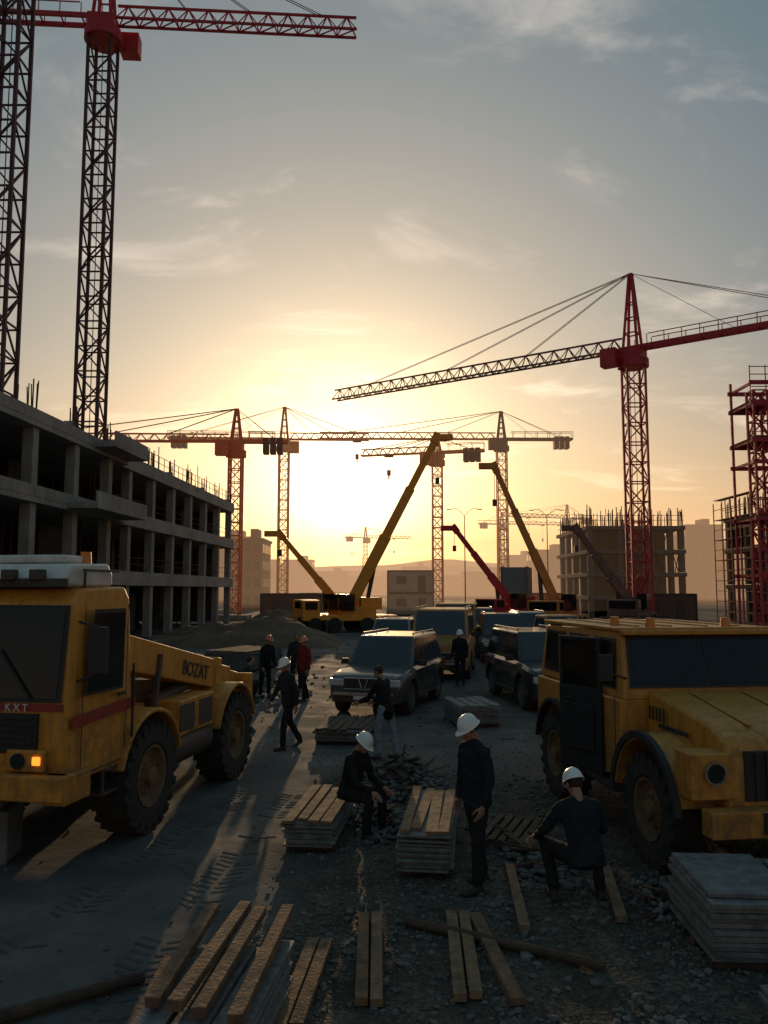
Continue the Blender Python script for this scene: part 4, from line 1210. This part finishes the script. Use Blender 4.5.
def make_hand(sgn):
    b = bmesh.new()
    ell(b, (0, .0, -.052), (.0165, .040, .052)); ell(b, (-sgn*.004, -.014, -.045), (.017, .024, .036))
    rcone(b, (0, .0, .02), (0, 0, -.02), .026, .025)
    base = [(-.029, -.092, .072, .0088), (-.010, -.098, .080, .0092), (.010, -.095, .074, .0088), (.028, -.086, .060, .0078)]
    for k, (y, z, l, r_) in enumerate(base):
        a = .25+.08*k; p = V((0, y*.92, z+.02)); ang = .12
        for seg_, fr in enumerate((.55, .42, .32)):
            ang += a if seg_ else .15
            d = V((-sgn*math.sin(ang), y*.6, -math.cos(ang))).normalized()
            L_ = l*fr+(.015 if seg_ == 0 else 0)
            q = p+d*L_; rcone(b, p, q, r_*(1.05-.1*seg_), r_*(.97-.1*seg_)); p = q
    p = V((-sgn*.006, -.030, -.030))
    for (d, L_, r_) in (((-sgn*.35, -.62, -.7), .038, .013), ((-sgn*.4, -.3, -.86), .03, .0108), ((-sgn*.45, -.1, -.88), .024, .0092)):
        q = p+V(d).normalized()*L_; rcone(b, p, q, r_, r_*.9); p = q
    me = remeshed(b, .0038, 2); me.materials.append(M['skin']); return me
HAND = {1: make_hand(1), -1: make_hand(-1)}

def person(loc, face, pose, jacket='jack_navy', pants='pants_d', helmet='w', name='construction_worker', scale=1.0, seed=0):
    yaw = math.atan2(face[0], -face[1])
    E = empty(name, (*loc, 0), yaw); E.scale = (scale,)*3
    P = dict(lean=(0, -.05, 1), thL=(.04, -.08, -1), thR=(-.04, .08, -1), shL=(0, .02, -1), shR=(0, .12, -1),
             uaL=(.22, .05, -1), uaR=(-.22, .05, -1), faL=(.02, -.3, -1), faR=(-.02, -.3, -1), look=(0, -1, -.1), hz=None)
    P.update(pose)
    nv = {k: V(v).normalized() for k, v in P.items() if isinstance(v, tuple)}
    up = nv['lean']; xr = V((1, 0, 0)); fw = xr.cross(up) * -1
    if fw.y > 0: fw = -fw
    TH, SH, UA, FA = .43, .43, .29, .255
    hip = {}
    for s, k in ((1, 'L'), (-1, 'R')): hip[k] = V((s*.095, 0, 0))
    low = min((hip[k]+nv['th'+k]*TH+nv['sh'+k]*SH).z for k in 'LR')
    base = V((0, 0, -low+.095))
    if P['hz']: base.z = P['hz']
    J = {}
    for k in 'LR':
        J['h'+k] = base+hip[k]; J['k'+k] = J['h'+k]+nv['th'+k]*TH; J['a'+k] = J['k'+k]+nv['sh'+k]*SH
    pel = base+V((0, .0, .02)); chest = pel+up*.34; neck = pel+up*.53
    b = bmesh.new(); segs = []
    B3 = Matrix((xr, -fw, up)).transposed()
    def et(c1, c2, r1, r2, n=28):
        A = []; Bv = []
        for i in range(n):
            a = 2*math.pi*i/n
            A.append(b.verts.new(c1+xr*math.cos(a)*r1[0]+fw*math.sin(a)*r1[1])); Bv.append(b.verts.new(c2+xr*math.cos(a)*r2[0]+fw*math.sin(a)*r2[1]))
        b.faces.new(A[::-1]); b.faces.new(Bv)
        for i in range(n): b.faces.new((A[i], A[(i+1) % n], Bv[(i+1) % n], Bv[i]))
    et(pel-up*.10, pel+up*.14, (.190, .145), (.168, .125)); segs.append((pel-up*.08, pel+up*.14, .165, .145, 0))
    et(pel+up*.12, pel+up*.36, (.168, .122), (.195, .132)); segs.append((pel+up*.14, chest, .145, .165, 0))
    ell(b, pel+up*.37, (.192, .132, .14), B3)
    ell(b, pel+up*.20+fw*.02, (.16, .125, .16), B3)
    shp = {}
    for s, k in ((1, 'L'), (-1, 'R')):
        shp[k] = pel+up*.455+xr*(s*.18)
        rcone(b, pel+up*.50+xr*(s*.05), shp[k], .068, .068); segs.append((pel+up*.5, shp[k], .075, .07, 0))
        e = shp[k]+nv['ua'+k]*UA; w = e+nv['fa'+k]*FA
        rcone(b, shp[k], e, .070, .054); rcone(b, e, w-nv['fa'+k]*.015, .054, .041)
        segs.append((shp[k], e, .068, .053, 0)); segs.append((e, w, .053, .041, 0)); J['w'+k] = w
    rcone(b, pel+up*.50, neck+up*.02, .075, .064); segs.append((pel+up*.5, neck+up*.02, .075, .066, 0))
    ell(b, base+V((0, 0, 0)), (.165, .12, .11)); segs.append((base-V((.06, 0, .02)), base+V((.06, 0, -.02)), .115, .115, 1))
    for k in 'LR':
        th = nv['th'+k]; sh = nv['sh'+k]
        rcone(b, J['h'+k], J['k'+k], .098, .068); rcone(b, J['k'+k], J['a'+k]-sh*.03, .067, .055)
        cyl(b, J['k'+k]+sh*.25, J['a'+k]-sh*.02, .058, .066, 20)
        segs.append((J['h'+k], J['k'+k], .095, .066, 1)); segs.append((J['k'+k], J['a'+k]-sh*.02, .066, .06, 1))
        a = J['a'+k]
        pitch = P.get('toe'+k) or 0
        fdir = V((0, -math.cos(pitch), -math.sin(pitch)))
        heel = a-V((0, 0, .055))-fdir*.045; toe = heel+fdir*.20
        rcone(b, a-V((0, 0, .005)), a-V((0, 0, .04)), .05, .048)
        ell(b, heel+fdir*.02, (.040, .045, .040)); ell(b, heel+fdir*.12-V((0, 0, .005)), (.047, .095, .034), Matrix.Rotation(pitch, 3, 'X')); ell(b, toe+V((0, 0, -.006)), (.046, .05, .033))
        box(b, heel+fdir*.10-V((0, 0, .030)), (.082, .26, .022), Matrix.Rotation(pitch, 3, 'X'))
        segs.append((heel, toe, .05, .05, 2)); segs.append((a+V((0, 0, -.03)), a-V((0, 0, .05)), .05, .05, 2))
    me = remeshed(b, .0125, 5)
    nvt = len(me.vertices); co = np.empty(nvt*3); me.vertices.foreach_get('co', co); co = co.reshape(-1, 3)
    no = np.empty(nvt*3); me.vertices.foreach_get('normal', no); no = no.reshape(-1, 3)
    off = V((seed*3.1, seed*1.7, 0))
    for i in range(nvt):
        p = V(co[i])
        f = noise.noise(V((p.x*9, p.y*9, p.z*17))+off)*.012+noise.noise(V((p.x*26, p.y*26, p.z*34))+off)*.004
        if p.z > .13: co[i] += no[i]*f
    me.vertices.foreach_set('co', co.ravel()); me.update()
    nf = len(me.polygons); cc = np.empty(nf*3); me.polygons.foreach_get('center', cc); cc = cc.reshape(-1, 3)
    best = np.full(nf, 1e9); lab = np.zeros(nf, dtype=np.int32)
    for (p1, p2, r1, r2, l) in segs:
        a = np.array(p1); d = np.array(p2)-a; t = np.clip(((cc-a) @ d)/max(1e-9, d @ d), 0, 1)
        dist = np.linalg.norm(cc-(a+t[:, None]*d), axis=1)-(r1+(r2-r1)*t)
        m_ = dist < best; best[m_] = dist[m_]; lab[m_] = l
    for m_ in (jacket, pants, 'boot'): me.materials.append(M[m_])
    me.polygons.foreach_set('material_index', lab)
    o = bpy.data.objects.new('body', me); scene.collection.objects.link(o); o.parent = E
    look = nv['look']; hup = (up*.5+V((0, 0, .6))).normalized()
    zz = (hup-look*hup.dot(look)).normalized(); yy = -look; xx = yy.cross(zz)
    Mh = Matrix((xx, yy, zz)).transposed().to_4x4(); Mh.translation = neck+up*.045+look*.01
    def child(nm, me_, mx):
        o = bpy.data.objects.new(nm, me_); scene.collection.objects.link(o); o.parent = E; o.matrix_local = mx; return o
    child('head', HEAD, Mh); child('eyes', EYES, Mh); child('hair', HAIR, Mh)
    if helmet: child('hard_hat', HELM[helmet], Mh @ T((0, .006, .150)) @ Matrix.Rotation(rad(3), 4, 'X'))
    for s, k in ((1, 'L'), (-1, 'R')):
        d = nv['fa'+k]; z = -d
        y0 = V((0, 1, 0)) if abs(d.y) < .8 else V((0, 0, 1))
        y_ = (y0-z*y0.dot(z)).normalized(); x_ = y_.cross(z)
        mm = Matrix((x_, y_, z)).transposed().to_4x4(); mm.translation = J['w'+k]+d*.012
        child('hand_'+k, HAND[s], mm)
    return E
person((.98, 8.72), (-.82, -.45), dict(thL=(.12, -.24, -1), thR=(-.10, .18, -1), shL=(0, .0, -1), shR=(-.0, .22, -1), lean=(0, -.06, 1),
       look=(-.05, -1, -.45), uaL=(.2, .12, -1), uaR=(-.22, .05, -1), faL=(-.1, -.30, -1), faR=(.05, -.25, -1)), 'jack_navy', 'pants_d', seed=1, scale=1.0)
person((-.45, 10.6), (.8, -.5), dict(thL=(.16, -1, -.02), thR=(-.14, -1, -.06), shL=(0, -.02, -1), shR=(0, .12, -1), lean=(0, -.30, 1),
       look=(0, -.9, -.6), uaL=(.12, -.35, -1), uaR=(-.12, -.4, -1), faL=(-.25, -1, -.45), faR=(.25, -1, -.5)), 'jack_blk', 'pants_d', seed=2, scale=.95)
person((1.98, 8.15), (-.15, .98), dict(thL=(.42, -.95, .12), thR=(-.42, -.95, .05), shL=(-.05, .42, -1), shR=(.05, .38, -1), lean=(0, -.36, 1),
       look=(.1, -.9, -.45), uaL=(.62, -.20, -.8), uaR=(-.4, -.35, -.9), faL=(.0, -.9, -.5), faR=(.2, -1, -.4)), 'jack_navy', 'pants_d', seed=3)
person((-1.88, 16.1), (-.75, -.55), dict(thL=(.03, -.42, -1), thR=(-.03, .22, -1), shL=(0, -.05, -1), shR=(0, .62, -1), toeR=.5, lean=(0, -.12, 1),
       uaL=(.18, .35, -1), uaR=(-.2, -.3, -1), faL=(0, .0, -1), faR=(.1, -.75, -1), look=(0, -1, -.3)), 'jack_teal', 'pants_d', seed=4)
person((.03, 15.1), (-.7, .5), dict(thL=(.10, -.22, -1), thR=(-.12, .16, -1), shL=(0, .08, -1), shR=(0, .2, -1), lean=(0, -.20, 1), look=(.1, -1, -.45),
       uaL=(.25, -.5, -1), uaR=(-.25, -.45, -1), faL=(-.1, -1, -.4), faR=(.1, -1, -.5)), 'jack_blk', 'pants_j', helmet=None, seed=5, scale=.97)
person((2.5, 26.6), (-.3, -.9), dict(), 'jack_blk', 'pants_d', helmet='w', seed=6)
person((-2.25, 23.0), (-.6, -.6), dict(thL=(.05, -.3, -1), thR=(-.05, .15, -1), shR=(0, .35, -1)), 'jack_red', 'pants_d', helmet='o', seed=7)
person((-3.45, 23.6), (.6, -.5), dict(lean=(0, -.2, 1)), 'jack_blk', 'pants_d', helmet='o', seed=8)
person((-3.95, 22.6), (.9, .2), dict(thL=(.3, -.95, .1), thR=(-.3, -.95, .05), shL=(0, .4, -1), shR=(0, .4, -1), lean=(0, -.4, 1)), 'jack_teal', 'pants_d', helmet=None, seed=9)
person((-2.7, 25.0), (.2, -.9), dict(lean=(0, -.1, 1)), 'jack_teal', 'pants_d', helmet=None, seed=10)

# ------------------------------------------------------------------ world, sun, haze
SUN_EL = rad(7.0); SUN_AZ = rad(-2.8)
sd = V((math.sin(SUN_AZ)*math.cos(SUN_EL), math.cos(SUN_AZ)*math.cos(SUN_EL), math.sin(SUN_EL)))
w = bpy.data.worlds.new('World'); scene.world = w; w.use_nodes = True
nt = w.node_tree; N = nt.nodes; L = nt.links
bg = N['Background']; out = N['World Output']
sky = N.new('ShaderNodeTexSky'); sky.sky_type = 'NISHITA'; sky.sun_disc = False
sky.sun_elevation = SUN_EL; sky.sun_rotation = SUN_AZ; sky.altitude = 100
sky.air_density = 1.3; sky.dust_density = 1.4; sky.ozone_density = 2.0
bg.inputs['Strength'].default_value = 0.055
tc = N.new('ShaderNodeTexCoord'); D = tc.outputs['Generated']
def wm(op, a, c=0.0, cl=False):
    x = N.new('ShaderNodeMath'); x.operation = op; x.use_clamp = cl
    for i, v in enumerate((a, c)):
        if isinstance(v, (int, float)): x.inputs[i].default_value = v
        else: L.new(v, x.inputs[i])
    return x.outputs[0]
sp = N.new('ShaderNodeSeparateXYZ'); L.new(D, sp.inputs[0])
dt = N.new('ShaderNodeVectorMath'); dt.operation = 'DOT_PRODUCT'; L.new(D, dt.inputs[0]); dt.inputs[1].default_value = sd
dot = wm('MAXIMUM', dt.outputs['Value'], 0)
zc = wm('ADD', wm('MAXIMUM', sp.outputs['Z'], 0), .13)
cv = N.new('ShaderNodeCombineXYZ')
L.new(wm('DIVIDE', sp.outputs['X'], zc), cv.inputs[0]); L.new(wm('MULTIPLY', wm('DIVIDE', sp.outputs['Y'], zc), .75), cv.inputs[1])
mp = N.new('ShaderNodeMapping'); mp.inputs['Rotation'].default_value = (0, 0, rad(35)); mp.inputs['Scale'].default_value = (1.1, 2.3, 1)
mp.inputs['Location'].default_value = (1.7, .6, 0)
L.new(cv.outputs[0], mp.inputs['Vector'])
cn = N.new('ShaderNodeTexNoise'); cn.inputs['Scale'].default_value = 1.5; cn.inputs['Detail'].default_value = 10; cn.inputs['Roughness'].default_value = .6; cn.inputs['Distortion'].default_value = .6
L.new(mp.outputs[0], cn.inputs['Vector'])
cr = N.new('ShaderNodeMapRange'); cr.inputs['From Min'].default_value = .52; cr.inputs['From Max'].default_value = .76; cr.interpolation_type = 'SMOOTHSTEP'
L.new(cn.outputs['Fac'], cr.inputs['Value'])
def term(col, f):
    x = N.new('ShaderNodeMixRGB'); x.blend_type = 'MULTIPLY'; x.inputs[0].default_value = 1
    x.inputs[1].default_value = (*col, 1); L.new(f, x.inputs[2]); return x.outputs[0]
def addc(a, c):
    x = N.new('ShaderNodeMixRGB'); x.blend_type = 'ADD'; x.inputs[0].default_value = 1
    L.new(a, x.inputs[1]); L.new(c, x.inputs[2]); return x.outputs[0]
g0 = term((1.4, 1.25, 1.0), wm('POWER', dot, 420))
g1 = term((.85, .62, .38), wm('POWER', dot, 90)); g2 = term((.44, .29, .155), wm('POWER', dot, 9))
hz = wm('POWER', wm('SUBTRACT', 1.0, wm('ABSOLUTE', sp.outputs['Z']), True), 7)
g3 = term((.38, .14, .06), hz)
g4 = term((.06, .125, .15), wm('POWER', wm('MAXIMUM', sp.outputs['Z'], 0), .7))
clc = term((.44, .34, .26), wm('MULTIPLY', cr.outputs['Result'], wm('ADD', wm('POWER', dot, 4), .2)))
tot = addc(addc(addc(addc(addc(g0, g1), g2), g3), g4), clc)
bg2 = N.new('ShaderNodeBackground'); bg2.inputs['Strength'].default_value = 1.0
L.new(tot, bg2.inputs['Color']); L.new(sky.outputs[0], bg.inputs['Color'])
ash = N.new('ShaderNodeAddShader'); L.new(bg.outputs[0], ash.inputs[0]); L.new(bg2.outputs[0], ash.inputs[1])
L.new(ash.outputs[0], out.inputs['Surface'])

ld = bpy.data.lights.new('sun', 'SUN'); ld.energy = 3.0; ld.angle = rad(.5); ld.color = (1, .66, .36)
lo = bpy.data.objects.new('sun', ld); scene.collection.objects.link(lo); lo.rotation_euler = sd.to_track_quat('Z', 'Y').to_euler()

# glowing volume standing in for sun-lit haze over the far site (homogeneous, noise free)
vm = bpy.data.materials.new('glowing_haze_volume'); vm.use_nodes = True
vn = vm.node_tree.nodes; vn.clear(); vo = vn.new('ShaderNodeOutputMaterial')
va = vn.new('ShaderNodeVolumeAbsorption'); va.inputs['Color'].default_value = (0, 0, 0, 1); va.inputs['Density'].default_value = .003
ve = vn.new('ShaderNodeEmission'); ve.inputs['Color'].default_value = (1, .57, .30, 1); ve.inputs['Strength'].default_value = .0027
vs_ = vn.new('ShaderNodeAddShader')
vm.node_tree.links.new(va.outputs[0], vs_.inputs[0]); vm.node_tree.links.new(ve.outputs[0], vs_.inputs[1])
vm.node_tree.links.new(vs_.outputs[0], vo.inputs['Volume'])
b = bmesh.new(); box(b, (0, 243, 14), (700, 330, 26))
obj('glowing_haze', b, vm, None, smooth=False)

# ------------------------------------------------------------------ camera
cd = bpy.data.cameras.new('camera'); cd.sensor_width = 36; cd.sensor_fit = 'AUTO'; cd.lens = 28.125
cd.clip_end = 3000; cd.clip_start = .05
co = bpy.data.objects.new('camera', cd); scene.collection.objects.link(co)
co.location = (0, 0, 3.1); co.rotation_euler = (rad(90+5.57), 0, 0)
scene.camera = co
scene.view_settings.view_transform = 'Standard'
scene.view_settings.look = 'None'; scene.view_settings.exposure = 0
print('objects', len(bpy.data.objects))
